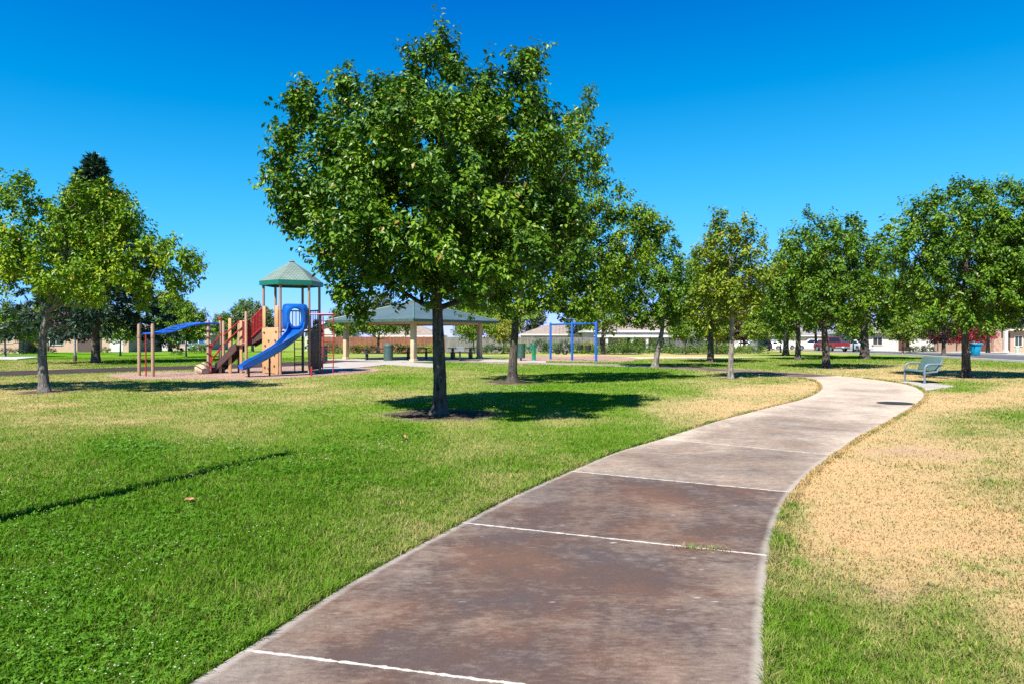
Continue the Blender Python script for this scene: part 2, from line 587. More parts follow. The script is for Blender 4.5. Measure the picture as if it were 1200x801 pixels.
for k in (1, 2, 3):
    ts.insert(0, -1.0 * k)
    Ls.insert(0, Ls[0] + dl * 2)
    Rs.insert(0, Rs[0] + dr * 2)
ring_c = [(9.7, 33.2), (7.7, 36.3), (4.9, 38.8), (2, 40.5), (-1.2, 42.2), (-3.6, 44.4)]
rc = [np.array(p) for p in ring_c]
for i, p in enumerate(rc):
    a, b_ = rc[max(0, i - 1)], rc[min(len(rc) - 1, i + 1)]
    t = (b_ - a) / np.linalg.norm(b_ - a)
    nrm = np.array((-t[1], t[0]))
    Ls.append(p + nrm * 1.15)
    Rs.append(p - nrm * 1.15)
    ts.append(ts[-1] + 1.3)
# the ring bends to the left, so its left edge is the one nearer to the camera
for i in range(len(ts) - len(rc), len(ts)):
    pass
SEG = 6
LL, RR = spline(Ls, SEG), spline(Rs, SEG)
TT = spline([(t, 0) for t in ts], SEG)[:, 0]
PATH_POLY = [tuple(p) for p in LL] + [tuple(p) for p in RR[::-1]]
NX = 10
PZ = 0.014


def strip(name, LL, RR, TT, mat, z=PZ, skirt=True):
    mb = MB()
    n = len(LL)
    for i in range(n - 1):
        for k in range(NX):
            u0, u1 = k / NX, (k + 1) / NX
            pts = [LL[i] * (1 - u0) + RR[i] * u0, LL[i] * (1 - u1) + RR[i] * u1, LL[i + 1] * (1 - u1) + RR[i + 1] * u1, LL[i + 1] * (1 - u0) + RR[i + 1] * u0]
            mb.add([(p[0], p[1], z) for p in pts], [(0, 1, 2, 3)], [[(u0, TT[i]), (u1, TT[i]), (u1, TT[i + 1]), (u0, TT[i + 1])]])
        if skirt:
            for E, u in ((LL, 0.0), (RR, 1.0)):
                p, q_ = E[i], E[i + 1]
                mb.add([(p[0], p[1], z), (q_[0], q_[1], z), (q_[0], q_[1], -0.06), (p[0], p[1], -0.06)], [(0, 1, 2, 3)], [[(u, TT[i]), (u, TT[i + 1]), (u, TT[i + 1]), (u, TT[i])]])
    return kind(mb.build(name, mat), 'structure')


m_path, nt, out = new_mat('stained_concrete')
uv = nd(nt, 'ShaderNodeTexCoord')
sep = nd(nt, 'ShaderNodeSeparateXYZ', {0: uv.outputs['UV']})
geo = nd(nt, 'ShaderNodeNewGeometry')
U, V = sep.outputs[0], sep.outputs[1]
big = nd(nt, 'ShaderNodeTexNoise', {'Vector': geo.outputs['Position'], 'Scale': 0.62, 'Detail': 7.0, 'Roughness': 0.6, 'Distortion': 0.4})
mid_ = nd(nt, 'ShaderNodeTexNoise', {'Vector': geo.outputs['Position'], 'Scale': 2.6, 'Detail': 8.0, 'Roughness': 0.68})
mpx = nd(nt, 'ShaderNodeMapping', {'Vector': geo.outputs['Position'], 'Rotation': (0, 0, R(-14)), 'Scale': (0.8, 2.6, 1.0)})
brush = nd(nt, 'ShaderNodeTexNoise', {'Vector': mpx.outputs[0], 'Scale': 3.2, 'Detail': 9.0, 'Roughness': 0.7})
fine = nd(nt, 'ShaderNodeTexNoise', {'Vector': geo.outputs['Position'], 'Scale': 130.0, 'Detail': 4.0, 'Roughness': 0.8})
patch = nd(nt, 'ShaderNodeTexNoise', {'Vector': geo.outputs['Position'], 'Scale': 1.15, 'Detail': 5.0, 'Roughness': 0.55})
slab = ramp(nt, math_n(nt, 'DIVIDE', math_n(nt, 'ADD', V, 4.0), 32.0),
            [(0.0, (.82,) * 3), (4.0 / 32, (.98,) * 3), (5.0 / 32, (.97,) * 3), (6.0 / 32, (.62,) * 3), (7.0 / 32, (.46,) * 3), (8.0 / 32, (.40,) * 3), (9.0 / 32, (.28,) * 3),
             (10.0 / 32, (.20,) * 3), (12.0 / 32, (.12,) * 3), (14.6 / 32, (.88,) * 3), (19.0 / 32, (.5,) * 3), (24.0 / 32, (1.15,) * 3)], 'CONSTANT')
grain = nd(nt, 'ShaderNodeTexNoise', {'Vector': mpx.outputs[0], 'Scale': 16.0, 'Detail': 12.0, 'Roughness': 0.78})
spots = nd(nt, 'ShaderNodeTexNoise', {'Vector': geo.outputs['Position'], 'Scale': 9.0, 'Detail': 10.0, 'Roughness': 0.75})
s = slab
for n_, amt in ((big, 1.35), (brush, 0.5), (mid_, 0.6), (grain, 1.0), (spots, 0.7)):
    s = math_n(nt, 'ADD', s, math_n(nt, 'MULTIPLY', math_n(nt, 'SUBTRACT', n_.outputs['Fac'], 0.5), amt))
# foot traffic: the middle stays darker, the margins fade to bare concrete
edge_f = math_n(nt, 'MINIMUM', U, math_n(nt, 'SUBTRACT', 1.0, U))
s = math_n(nt, 'SUBTRACT', s, math_n(nt, 'MULTIPLY', math_n(nt, 'SUBTRACT', 0.22, math_n(nt, 'MINIMUM', edge_f, 0.22)), 1.0), True)
hue = ramp(nt, patch.outputs['Fac'], [(0.34, (0.120, 0.068, 0.046)), (0.5, (0.084, 0.055, 0.044)), (0.66, (0.074, 0.057, 0.054))])
lite = ramp(nt, mid_.outputs['Fac'], [(0.3, (0.36, 0.27, 0.20)), (0.62, (0.47, 0.40, 0.31))])
c = mixc(nt, ramp(nt, s, [(0.10, (0, 0, 0)), (0.5, (.60, .60, .60)), (1.0, (1, 1, 1))]), lite, hue)
c = mixc(nt, 0.75, c, ramp(nt, fine.outputs['Fac'], [(0.28, (0.62, 0.62, 0.62)), (0.72, (1.36, 1.36, 1.36))]), 'MULTIPLY')
grit = nd(nt, 'ShaderNodeTexNoise', {'Vector': geo.outputs['Position'], 'Scale': 42.0, 'Detail': 6.0, 'Roughness': 0.8})
c = mixc(nt, 0.7, c, ramp(nt, grit.outputs['Fac'], [(0.3, (0.74, 0.74, 0.74)), (0.7, (1.25, 1.25, 1.25))]), 'MULTIPLY')
# worn pale edge along both sides
ed = math_n(nt, 'MULTIPLY', math_n(nt, 'MINIMUM', U, math_n(nt, 'SUBTRACT', 1.0, U)), 2.44)
ed = math_n(nt, 'ADD', ed, math_n(nt, 'MULTIPLY', math_n(nt, 'SUBTRACT', mid_.outputs['Fac'], 0.5), 0.07))
em = ramp(nt, ed, [(0.03, (.55, .55, .55)), (0.07, (.0, .0, .0))])
c = mixc(nt, em, c, (0.36, 0.33, 0.285))
# joints between slabs: pale sealant on the nearer ones, thin dark cracks on the others
fr = math_n(nt, 'ABSOLUTE', math_n(nt, 'SUBTRACT', math_n(nt, 'FRACT', math_n(nt, 'ADD', V, 0.5)), 0.5))
jd = math_n(nt, 'ADD', math_n(nt, 'MULTIPLY', fr, 2.44), math_n(nt, 'MULTIPLY', math_n(nt, 'SUBTRACT', nd(nt, 'ShaderNodeTexNoise', {'Vector': geo.outputs['Position'], 'Scale': 22.0, 'Detail': 5.0}).outputs['Fac'], 0.5), 0.045))
jn = math_n(nt, 'LESS_THAN', jd, 0.013)
nearj = math_n(nt, 'LESS_THAN', V, 3.5)
c = mixc(nt, math_n(nt, 'MULTIPLY', jn, nearj), c, mixc(nt, fine.outputs['Fac'], (0.26, 0.23, 0.19), (0.60, 0.56, 0.49)))
jf = math_n(nt, 'MULTIPLY', math_n(nt, 'LESS_THAN', jd, 0.012), math_n(nt, 'SUBTRACT', 1.0, nearj))
c = mixc(nt, math_n(nt, 'MULTIPLY', jf, 0.8), c, (0.10, 0.075, 0.06))
# a few pale scuffs
sc_ = nd(nt, 'ShaderNodeTexNoise', {'Vector': mpx.outputs[0], 'Scale': 7.0, 'Detail': 2.0})
c = mixc(nt, ramp(nt, sc_.outputs['Fac'], [(0.72, (0, 0, 0)), (0.78, (.5, .5, .5))]), c, (0.5, 0.47, 0.44))
b = nd(nt, 'ShaderNodeBsdfPrincipled', {'Base Color': c, 'Roughness': 0.82, 'Specular IOR Level': 0.16})
hh = math_n(nt, 'ADD', math_n(nt, 'MULTIPLY', fine.outputs['Fac'], 0.6), math_n(nt, 'MULTIPLY', brush.outputs['Fac'], 0.6))
hh = math_n(nt, 'SUBTRACT', hh, math_n(nt, 'MULTIPLY', jn, 0.8))
bp = nd(nt, 'ShaderNodeBump', {'Strength': 0.35, 'Distance': 0.008, 'Height': hh})
nt.links.new(bp.outputs[0], b.inputs['Normal'])
nt.links.new(b.outputs[0], out.inputs[0])
strip('path', LL, RR, TT, m_path)

# the stained footpath that passes behind the playground, out to the far side
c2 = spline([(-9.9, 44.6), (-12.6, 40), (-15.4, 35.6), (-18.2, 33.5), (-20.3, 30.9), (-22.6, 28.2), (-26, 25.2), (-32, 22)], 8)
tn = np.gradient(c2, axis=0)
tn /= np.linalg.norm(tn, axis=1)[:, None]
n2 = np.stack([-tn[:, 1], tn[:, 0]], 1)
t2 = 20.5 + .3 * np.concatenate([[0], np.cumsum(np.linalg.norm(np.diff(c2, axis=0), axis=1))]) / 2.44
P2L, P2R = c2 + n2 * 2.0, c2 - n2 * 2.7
m_path_shaded = pmat('stained_concrete_shaded', (0.046, 0.033, 0.031), 0.9, 0.25, 1.6, 0.3, 30, spec=.1)  # stained concrete, darkened further: shade on the path put into its colour
strip('path', P2L, P2R, t2, m_path_shaded, z=0.010)
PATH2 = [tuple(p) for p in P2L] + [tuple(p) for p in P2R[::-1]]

m_conc = pmat('pale_concrete', (0.34, 0.305, 0.26), 0.85, 0.12, 2.2, 0.25, 40, dirt=0.35)
m_conc2 = pmat('street_concrete', (0.38, 0.36, 0.325), 0.85, 0.12, 1.2, 0.2, 30)


def slab_obj(name, poly, mat, z0, z1, k='structure'):
    mb = MB()
    mb.prism(poly, z0, z1, 'z')
    return kind(mb.build(name, mat), k)


BENCH_PAD = [G(1052, 452.5), G(1082, 458), G(1121, 452.5), G(1085, 447.2), G(1050, 446.6), G(1030, 445.5)]
slab_obj('bench_pad', BENCH_PAD, m_conc, -0.05, 0.009)

# pavilion slab and the walk that joins it to the playground
PN = Vector((-6.2, 43.0, 0))
PA, PB = Vector((-0.8, 0.6, 0)), Vector((0.6, 0.8, 0))


def pv(a, b_):
    q_ = PN + PA * a + PB * b_
    return (q_.x, q_.y)


PAV_SLAB = [pv(-1.1, -1.1), pv(7.8, -1.1), pv(7.8, 7.8), pv(-1.1, 7.8)]
slab_obj('pavilion_slab', PAV_SLAB, m_conc, -0.06, 0.055)
WALK = [G(372, 432.5), G(388, 434), G(432, 429.5), G(452, 427.2), G(508, 430.5), G(508, 426), G(460, 424.2), G(404, 424), G(372, 427)]
slab_obj('pavilion_walk', WALK, m_conc, -0.06, 0.030)
WALK2 = [G(560, 423.3), G(640, 424.6), G(640, 422.6), G(570, 420.6)]
slab_obj('pavilion_walk', WALK2, m_conc, -0.06, 0.020)

# wood chip play areas
m_chip, nt, out = new_mat('wood_chips')
geo = nd(nt, 'ShaderNodeNewGeometry')
vo = nd(nt, 'ShaderNodeTexVoronoi', {'Vector': geo.outputs['Position'], 'Scale': 26.0})
nz = nd(nt, 'ShaderNodeTexNoise', {'Vector': geo.outputs['Position'], 'Scale': 1.3, 'Detail': 7.0})
c = ramp(nt, vo.outputs['Color'], [(0.1, (0.17, 0.10, 0.075)), (0.5, (0.33, 0.215, 0.165)), (0.9, (0.52, 0.38, 0.30))])
c = mixc(nt, 0.6, c, ramp(nt, nz.outputs['Fac'], [(0.3, (0.7, 0.68, 0.7)), (0.7, (1.25, 1.15, 1.05))]), 'MULTIPLY')
b = nd(nt, 'ShaderNodeBsdfPrincipled', {'Base Color': c, 'Roughness': 0.95, 'Specular IOR Level': 0.1})
bp = nd(nt, 'ShaderNodeBump', {'Strength': 0.8, 'Distance': 0.04, 'Height': vo.outputs['Distance']})
nt.links.new(bp.outputs[0], b.inputs['Normal'])
nt.links.new(b.outputs[0], out.inputs[0])
_pp = [(128, 441.5), (165, 444), (240, 443.5), (285, 445), (330, 443), (400, 438.8), (445, 433.5), (430, 430.2), (392, 430.6), (380, 428.4), (300, 429.5), (240, 434.6), (160, 436.2), (126, 438.8)]
PLAY = [tuple(p) for p in spline([G(*p) for p in _pp] + [G(*_pp[0])], 4)[:-1]]
slab_obj('play_area', PLAY, m_chip, -0.05, 0.006)
_ps = [(592, 421.0), (640, 422.6), (725, 423.5), (745, 421), (740, 418.6), (700, 416.2), (650, 415.6), (604, 416.5)]
SWING_AREA = [tuple(p) for p in spline([G(*p) for p in _ps] + [G(*_ps[0])], 4)[:-1]]
slab_obj('swing_area', SWING_AREA, m_chip, -0.05, 0.008)
m_dust = pmat('dry_earth', (0.47, 0.35, 0.25), 0.95, 0.2, 1.5, 0.4, 20)
EARTH = [G(724, 421), G(770, 419.6), G(850, 419), G(905, 417.6), G(850, 417.2), G(770, 417.3), G(735, 418)]
slab_obj('bare_earth', EARTH, m_dust, -0.05, 0.007)

# street on the far side with kerbs, pavement and drives
m_asph = pmat('asphalt', (0.075, 0.078, 0.085), 0.9, 0.2, 0.8, 0.3, 60)
road_c = spline([(34.5, -20), (34.8, 10), (35.2, 32), (36.5, 50), (39.5, 70), (43.5, 92), (48.5, 116), (56, 150)], 8)
tn = np.gradient(road_c, axis=0)
tn /= np.linalg.norm(tn, axis=1)[:, None]
rn = np.stack([tn[:, 1], -tn[:, 0]], 1)          # to the right of travel


def band(name, a, b_, mat, z0, z1):
    A, B = road_c + rn * a, road_c + rn * b_
    mb = MB()
    n = len(A)
    for i in range(n - 1):
        vs = [(*A[i], z1), (*B[i], z1), (*B[i + 1], z1), (*A[i + 1], z1), (*A[i], z0), (*B[i], z0), (*B[i + 1], z0), (*A[i + 1], z0)]
        mb.add(vs, [(0, 1, 2, 3), (0, 3, 7, 4), (1, 5, 6, 2)])
    return kind(mb.build(name, mat), 'structure')


band('road', -3.9, 3.9, m_asph, -0.1, 0.010)
band('kerb', -4.25, -3.9, m_conc2, -0.1, 0.13)
band('kerb', 3.9, 4.25, m_conc2, -0.1, 0.13)
band('pavement', 4.25, 5.8, m_conc2, -0.1, 0.125)
ROAD_POLY = [tuple(p) for p in road_c + rn * -4.3] + [tuple(p) for p in (road_c + rn * 5.9)[::-1]]
slab_obj('pavement', [G(-60, 421.3), G(20, 421.2), G(45, 418.6), G(40, 417.2), G(-60, 418.4)], m_conc2, -0.05, 0.06)
slab_obj('driveway', [(-64, 98.0), (-52.0, 98.0), (-51.0, 112.5), (-64, 112.5)], m_conc2, -0.05, 0.02)
slab_obj('driveway', [(45.4, 66.5), (52.0, 66.5), (56.0, 82.0), (50.4, 82.0)], m_conc2, -0.05, 0.11)

# ------------------------------------------------------------------ grass blades on the lawn
rng = np.random.default_rng(7)


def lawn_points(n, d0, d1, p, margin=1.4):
    dg = np.linspace(d0, d1, 2000)
    pdf = dg ** (-p) * (1.6 * dg + 2 * margin)
    cdf = np.cumsum(pdf)
    cdf /= cdf[-1]
    d_ = np.interp(rng.random(n), cdf, dg)
    x_ = (rng.random(n) * 2 - 1) * (0.8 * d_ + margin)
    return x_, d_


SHRUNK = [PATH_POLY, PATH2, PAV_SLAB, WALK, WALK2, PLAY, SWING_AREA, EARTH, BENCH_PAD, ROAD_POLY]


def keep_lawn(x, y):
    k = np.ones(x.shape, bool)
    for p in SHRUNK:
        k &= ~inside(p, x, y)
    k &= rng.random(len(x)) > dirtness(x, y) * 0.97
    k &= rng.random(len(x)) > np.clip(dryness(x, y) - .55, 0, .45) * 1.1
    return k


def blades(x, y, seg5, hscale=1.0):
    n = len(x)
    dry = dryness(x, y)
    dist = np.hypot(x, y)
    h = (0.026 + 0.022 * rng.random(n)) * (1.0 - 0.55 * dry ** 2) * hscale * (1 + 0.012 * dist)
    tuft = vnoise(x, y, 7.5, 37, 2)
    h *= 0.45 + 0.5 * vnoise(x, y, 1.2, 31, 2) + 0.75 * tuft
    wd = 0.0042 * np.maximum(1.0, dist / 3.2) ** 0.72 * (0.7 + 0.6 * rng.random(n))
    az = rng.random(n) * 2 * np.pi
    lean = (0.25 + 0.85 * rng.random(n) + 0.45 * dry) * h
    fx, fy = np.cos(az), np.sin(az)
    ta = az + np.pi / 2 + rng.normal(0, .5, n)
    sx, sy = np.cos(ta) * wd / 2, np.sin(ta) * wd / 2
    tip = np.stack([x + fx * lean, y + fy * lean, h * (1 - 0.25 * lean / (h + 1e-6) * .5)], 1)
    bl = np.stack([x - sx, y - sy, np.full(n, -0.004)], 1)
    br = np.stack([x + sx, y + sy, np.full(n, -0.004)], 1)
    tint = np.clip(dry + rng.normal(0, 0.12, n) + (vnoise(x, y, 4.0, 63, 3) - .5) * .35, 0, 1)
    tuftg = vnoise(x, y, 4.5, 163, 2)
    tint = np.where((tuftg > .70) & (dry > .6), np.clip(tint - .38, 0, 1), tint)
    # single straw-coloured blades among the green ones
    tint = np.where(rng.random(n) < 0.018 + 0.13 * dry, np.clip(tint + 0.45, 0, 1), tint)
    if seg5:
        mx = np.stack([x + fx * lean * .38, y + fy * lean * .38, h * .62], 1)
        off = np.stack([sx * .8, sy * .8, np.zeros(n)], 1)
        V = np.stack([bl, br, mx + off, mx - off, tip], 1).reshape(-1, 3)
        b0 = np.arange(n)[:, None] * 5
        F = np.concatenate([b0 + np.array([0, 1, 2]), b0 + np.array([0, 2, 3]), b0 + np.array([3, 2, 4])], 1).reshape(-1, 3)
        return V, F, np.repeat(tint, 5)
    V = np.stack([bl, br, tip], 1).reshape(-1, 3)
    F = np.arange(n * 3).reshape(-1, 3)
    return V, F, np.repeat(tint, 3)


m_blade = leaf_mat('grass_blade', LAWN_STOPS, 0.7, 0.36, (1.05, 1.15, 0.5), 0.03, True)
parts = []
x, y = lawn_points(960000, 2.3, 52.0, 1.66, 3.4)
k = keep_lawn(x, y)
x, y = x[k], y[k]
k = y < 6.5 + 4.5 * rng.random(len(y))
parts.append(blades(x[k], y[k], True))
parts.append(blades(x[~k], y[~k], False))
# longer untrimmed blades along the edges of the path
ex, ey = [], []
for E, sgn in ((LL, -1), (RR, 1)):
    for i in range(len(E) - 1):
        p, q_ = E[i], E[i + 1]
        if p[1] < 2.0 or p[1] > 26:
            continue
        ln = np.linalg.norm(q_ - p)
        nn = int(ln * 900 / max(1.0, p[1] / 4))
        t = rng.random(nn)
        ww = (RR[i] - LL[i]) / np.linalg.norm(RR[i] - LL[i]) * sgn
        o = np.abs(rng.normal(0, 0.05, nn)) + 0.003
        ex.append(p[0] + (q_[0] - p[0]) * t + ww[0] * o)
        ey.append(p[1] + (q_[1] - p[1]) * t + ww[1] * o)
# weeds rooted in two of the joints
for (px, py, nn, sx_) in ((826, 646, 60, .09), (814, 644, 22, .05)):
    cx_, cy_ = G(px, py)
    ex.append(cx_ + rng.normal(0, sx_, nn))
    ey.append(cy_ + rng.normal(0, .012, nn) - (ex[-1] - cx_) * .16)
ex, ey = np.concatenate(ex), np.concatenate(ey)
parts.append(blades(ex, ey, True, 1.55))
off = 0
Vs, Fs, Ts = [], [], []
for V, F, T in parts:
    Vs.append(V)
    Fs.append(F + off)
    Ts.append(T)
    off += len(V)
gr = np_mesh('grass', np.concatenate(Vs), np.concatenate(Fs), m_blade, {'tint': ('POINT', np.concatenate(Ts))})
kind(gr, 'stuff', 'short mown lawn grass, green in the open and straw coloured beside the path', 'grass')

# clover leaves and flower heads in the lush part of the lawn
x, y = lawn_points(90000, 2.4, 13.0, 1.3)
k = keep_lawn(x, y)
x, y = x[k], y[k]
k = (rng.random(len(x)) < np.clip(1.0 - dryness(x, y) * 4.5, 0, 1) * (0.25 + 1.2 * (vnoise(x, y, 1.1, 47, 3) > 0.47))) & (x < 1.0)
x, y = x[k], y[k]
n = len(x)
Vs, Fs = [], []
hz = 0.022 + 0.026 * rng.random(n)
rr = 0.0085 * (1 + .5 * rng.random(n)) * np.maximum(1, np.hypot(x, y) / 6)
a0 = rng.random(n) * 6.283
tx, ty = rng.normal(0, .35, n), rng.normal(0, .35, n)
for j in range(3):
    a = a0 + j * 2.094
    ca, sa = np.cos(a), np.sin(a)
    P = []
    for (u, v) in ((0, 0), (.75, .62), (1.55, 0), (.75, -.62)):
        dx, dy = (ca * u - sa * v) * rr, (sa * u + ca * v) * rr
        P.append(np.stack([x + dx, y + dy, hz + tx * dx + ty * dy + abs(u - .8) * rr * .25], 1))
    Vs.append(np.stack(P, 1).reshape(-1, 3))
V = np.concatenate(Vs)
F = np.arange(len(V)).reshape(-1, 4)
cl = np_mesh('clover', V, F, leaf_mat('clover_leaf', [(0, (0.040, 0.125, 0.005)), (1, (0.115, 0.25, 0.014))], 0.6, 0.3, spec=.15), {'tint': ('POINT', np.repeat(rng.random(len(V) // 4), 4))})
kind(cl, 'stuff', 'three lobed clover leaves spread through the lush green lawn', 'clover')
x, y = lawn_points(12000, 3.0, 22.0, 0.9)
k = keep_lawn(x, y)
x, y = x[k], y[k]
k = (dryness(x, y) < 0.36) & (x < 0.5) & (vnoise(x, y, .7, 91, 3) > 0.5)
x, y = x[k], y[k]
n = len(x)
r_ = 0.0046 * (0.7 + .6 * rng.random(n)) * np.maximum(1, y / 7)
hz = 0.045 + .02 * rng.random(n)
oct_ = np.array([(1, 0, 0), (0, 1, 0), (-1, 0, 0), (0, -1, 0), (0, 0, .8), (0, 0, -.8)])
V = (np.stack([x, y, hz], 1)[:, None, :] + oct_[None] * r_[:, None, None]).reshape(-1, 3)
of = np.array([(0, 1, 4), (1, 2, 4), (2, 3, 4), (3, 0, 4), (1, 0, 5), (2, 1, 5), (3, 2, 5), (0, 3, 5)])
F = (np.arange(n)[:, None, None] * 6 + of[None]).reshape(-1, 3)
fl = np_mesh('clover_flowers', V, F, pmat('clover_flower', (0.42, 0.40, 0.30), .9))
kind(fl, 'stuff', 'tiny whitish clover flower heads dotted over the lush lawn', 'flowers')
# ------------------------------------------------------------------ trees
M_BARK = bark_mat('bark_grey_brown', (0.017, 0.013, 0.011), (0.14, 0.118, 0.098))
M_BARK_PALE = bark_mat('bark_pale', (0.06, 0.05, 0.042), (0.33, 0.285, 0.24))
M_BARK_DARK = bark_mat('bark_dark', (0.025, 0.018, 0.013), (0.17, 0.13, 0.10))
PEAR = leaf_mat('leaf_pear', [(0.0, (0.020, 0.055, 0.004)), (0.45, (0.070, 0.150, 0.007)), (0.8, (0.150, 0.250, 0.012)), (0.95, (0.22, 0.27, 0.02)), (1.0, (0.22, 0.15, 0.03))], 0.40, 0.10, spec=0.22)
PEAR2 = leaf_mat('leaf_pear_light', [(0.0, (0.022, 0.060, 0.003)), (0.45, (0.095, 0.180, 0.008)), (0.85, (0.20, 0.29, 0.014)), (1.0, (0.26, 0.20, 0.04))], 0.42, 0.13, spec=0.2)
PEAR3 = leaf_mat('leaf_pear_yellowing', [(0.0, (0.04, 0.085, 0.005)), (0.5, (0.150, 0.215, 0.012)), (0.85, (0.28, 0.30, 0.022)), (1.0, (0.36, 0.20, 0.05))], 0.42, 0.16, spec=0.2)
ASH = leaf_mat('leaf_ash', [(0.0, (0.030, 0.080, 0.003)), (0.5, (0.135, 0.240, 0.007)), (0.85, (0.29, 0.36, 0.012)), (1.0, (0.40, 0.24, 0.03))], 0.45, 0.15, spec=0.18)
LIME = leaf_mat('leaf_lime', [(0.0, (0.09, 0.17, 0.012)), (0.5, (0.19, 0.28, 0.02)), (1.0, (0.32, 0.36, 0.03))], 0.5, 0.35)
OLIVE = leaf_mat('leaf_olive', [(0.0, (0.045, 0.075, 0.03)), (0.5, (0.10, 0.135, 0.05)), (1.0, (0.20, 0.20, 0.09))], 0.55, 0.2)
PLUM = leaf_mat('leaf_plum', [(0.0, (0.022, 0.008, 0.014)), (0.5, (0.06, 0.018, 0.026)), (1.0, (0.13, 0.035, 0.03))], 0.45, 0.25, (1.3, .7, .7))
RUST = leaf_mat('leaf_rust', [(0.0, (0.14, 0.055, 0.02)), (0.5, (0.30, 0.12, 0.045)), (1.0, (0.42, 0.23, 0.09))], 0.5, 0.25, (1.2, .8, .6))
BLOOM = leaf_mat('leaf_bloom', [(0.0, (0.22, 0.015, 0.035)), (0.6, (0.42, 0.03, 0.07)), (0.8, (0.07, 0.14, 0.02)), (1.0, (0.12, 0.2, 0.03))], 0.5, 0.3, (1.2, .8, .8))
NEEDLE = leaf_mat('needle_blue_green', [(0.0, (0.010, 0.026, 0.016)), (0.5, (0.022, 0.052, 0.030)), (1.0, (0.045, 0.09, 0.05))], 0.5, 0.15)
SHRUB = leaf_mat('leaf_shrub', [(0.0, (0.04, 0.09, 0.012)), (0.5, (0.09, 0.16, 0.02)), (1.0, (0.2, 0.26, 0.03))], 0.45, 0.25)
SHRUB_DK = leaf_mat('leaf_shrub_dark', [(0.0, (0.018, 0.045, 0.012)), (0.5, (0.04, 0.085, 0.018)), (1.0, (0.09, 0.14, 0.03))], 0.4, 0.2)
SHRUB_Y = leaf_mat('leaf_shrub_yellow', [(0.0, (0.12, 0.15, 0.012)), (0.5, (0.26, 0.28, 0.02)), (1.0, (0.42, 0.36, 0.03))], 0.5, 0.3)


def unit(a):
    return a / (np.linalg.norm(a, axis=-1, keepdims=True) + 1e-9)


def clump_points(rng, lobes, n, shell=0.55):
    """n well-spread points inside a union of ellipsoids, more of them near the surface"""
    L = np.array([(*c, *r) for c, r in lobes], float)
    vol = L[:, 3] * L[:, 4] * L[:, 5]
    pts = []
    cand = n * 9
    idx = rng.choice(len(L), cand, p=vol / vol.sum())
    dirs = unit(rng.normal(size=(cand, 3)))
    rad = rng.random(cand) ** (1 / 3.0 * shell)
    P = L[idx, :3] + dirs * L[idx, 3:] * rad[:, None]
    # depth inside the union: the surface of one lobe lying deep in another is of no use
    dep = np.min(np.stack([np.linalg.norm((P - L[k, :3]) / L[k, 3:], axis=1) for k in range(len(L))]), axis=0)
    P = P[(dep > 0.5) | (rng.random(cand) < 0.35)]
    # best-candidate thinning
    tot = (vol ** (1 / 3.)).mean()
    s = (vol.sum() * 4.19 / n) ** (1 / 3.) * 0.62
    out = []
    A = np.empty((0, 3))
    for p in P:
        if len(out) >= n:
            break
        if len(out) == 0 or np.min(np.sum((A - p) ** 2, axis=1)) > s * s:
            out.append(p)
            A = np.array(out)
    return np.array(out)


def skeleton(rng, trunk, fork, targets, bow=0.12):
    nodes = [np.array(p, float) for p in trunk]
    par = [-1] + list(range(len(trunk) - 1))
    ntr = len(trunk)
    ax = np.array(trunk, float)

    def axd(p):
        return np.min(np.linalg.norm(ax - p, axis=1))
    order = sorted(range(len(targets)), key=lambda i: axd(targets[i]))
    arr = np.array(nodes)
    ends = []
    for i in order:
        t = targets[i]
        dv = arr - t
        dist = np.linalg.norm(dv, axis=1)
        hd = np.hypot(dv[:, 0], dv[:, 1])
        cost = dist + 1.6 * np.maximum(0, arr[:, 2] - (t[2] - 0.55 * hd))
        cost[(arr[:, 2] < fork) & (np.arange(len(arr)) < ntr)] += 50
        b = int(np.argmin(cost))
        p = arr[b]
        k = max(1, int(dist[b] / 0.4))
        prev = b
        new = []
        for s in range(1, k + 1):
            f = s / k
            q = p * (1 - f) + t * f
            q = q + np.array((0, 0, -bow * dist[b] * math.sin(math.pi * f))) * 1.0
            if s < k:
                q = q + rng.normal(0, 0.045 * dist[b], 3) * 0.6
            nodes.append(q)
            par.append(prev)
            prev = len(nodes) - 1
            new.append(q)
        arr = np.vstack([arr] + new)
        ends.append(prev)
    return np.array(nodes), par, ends


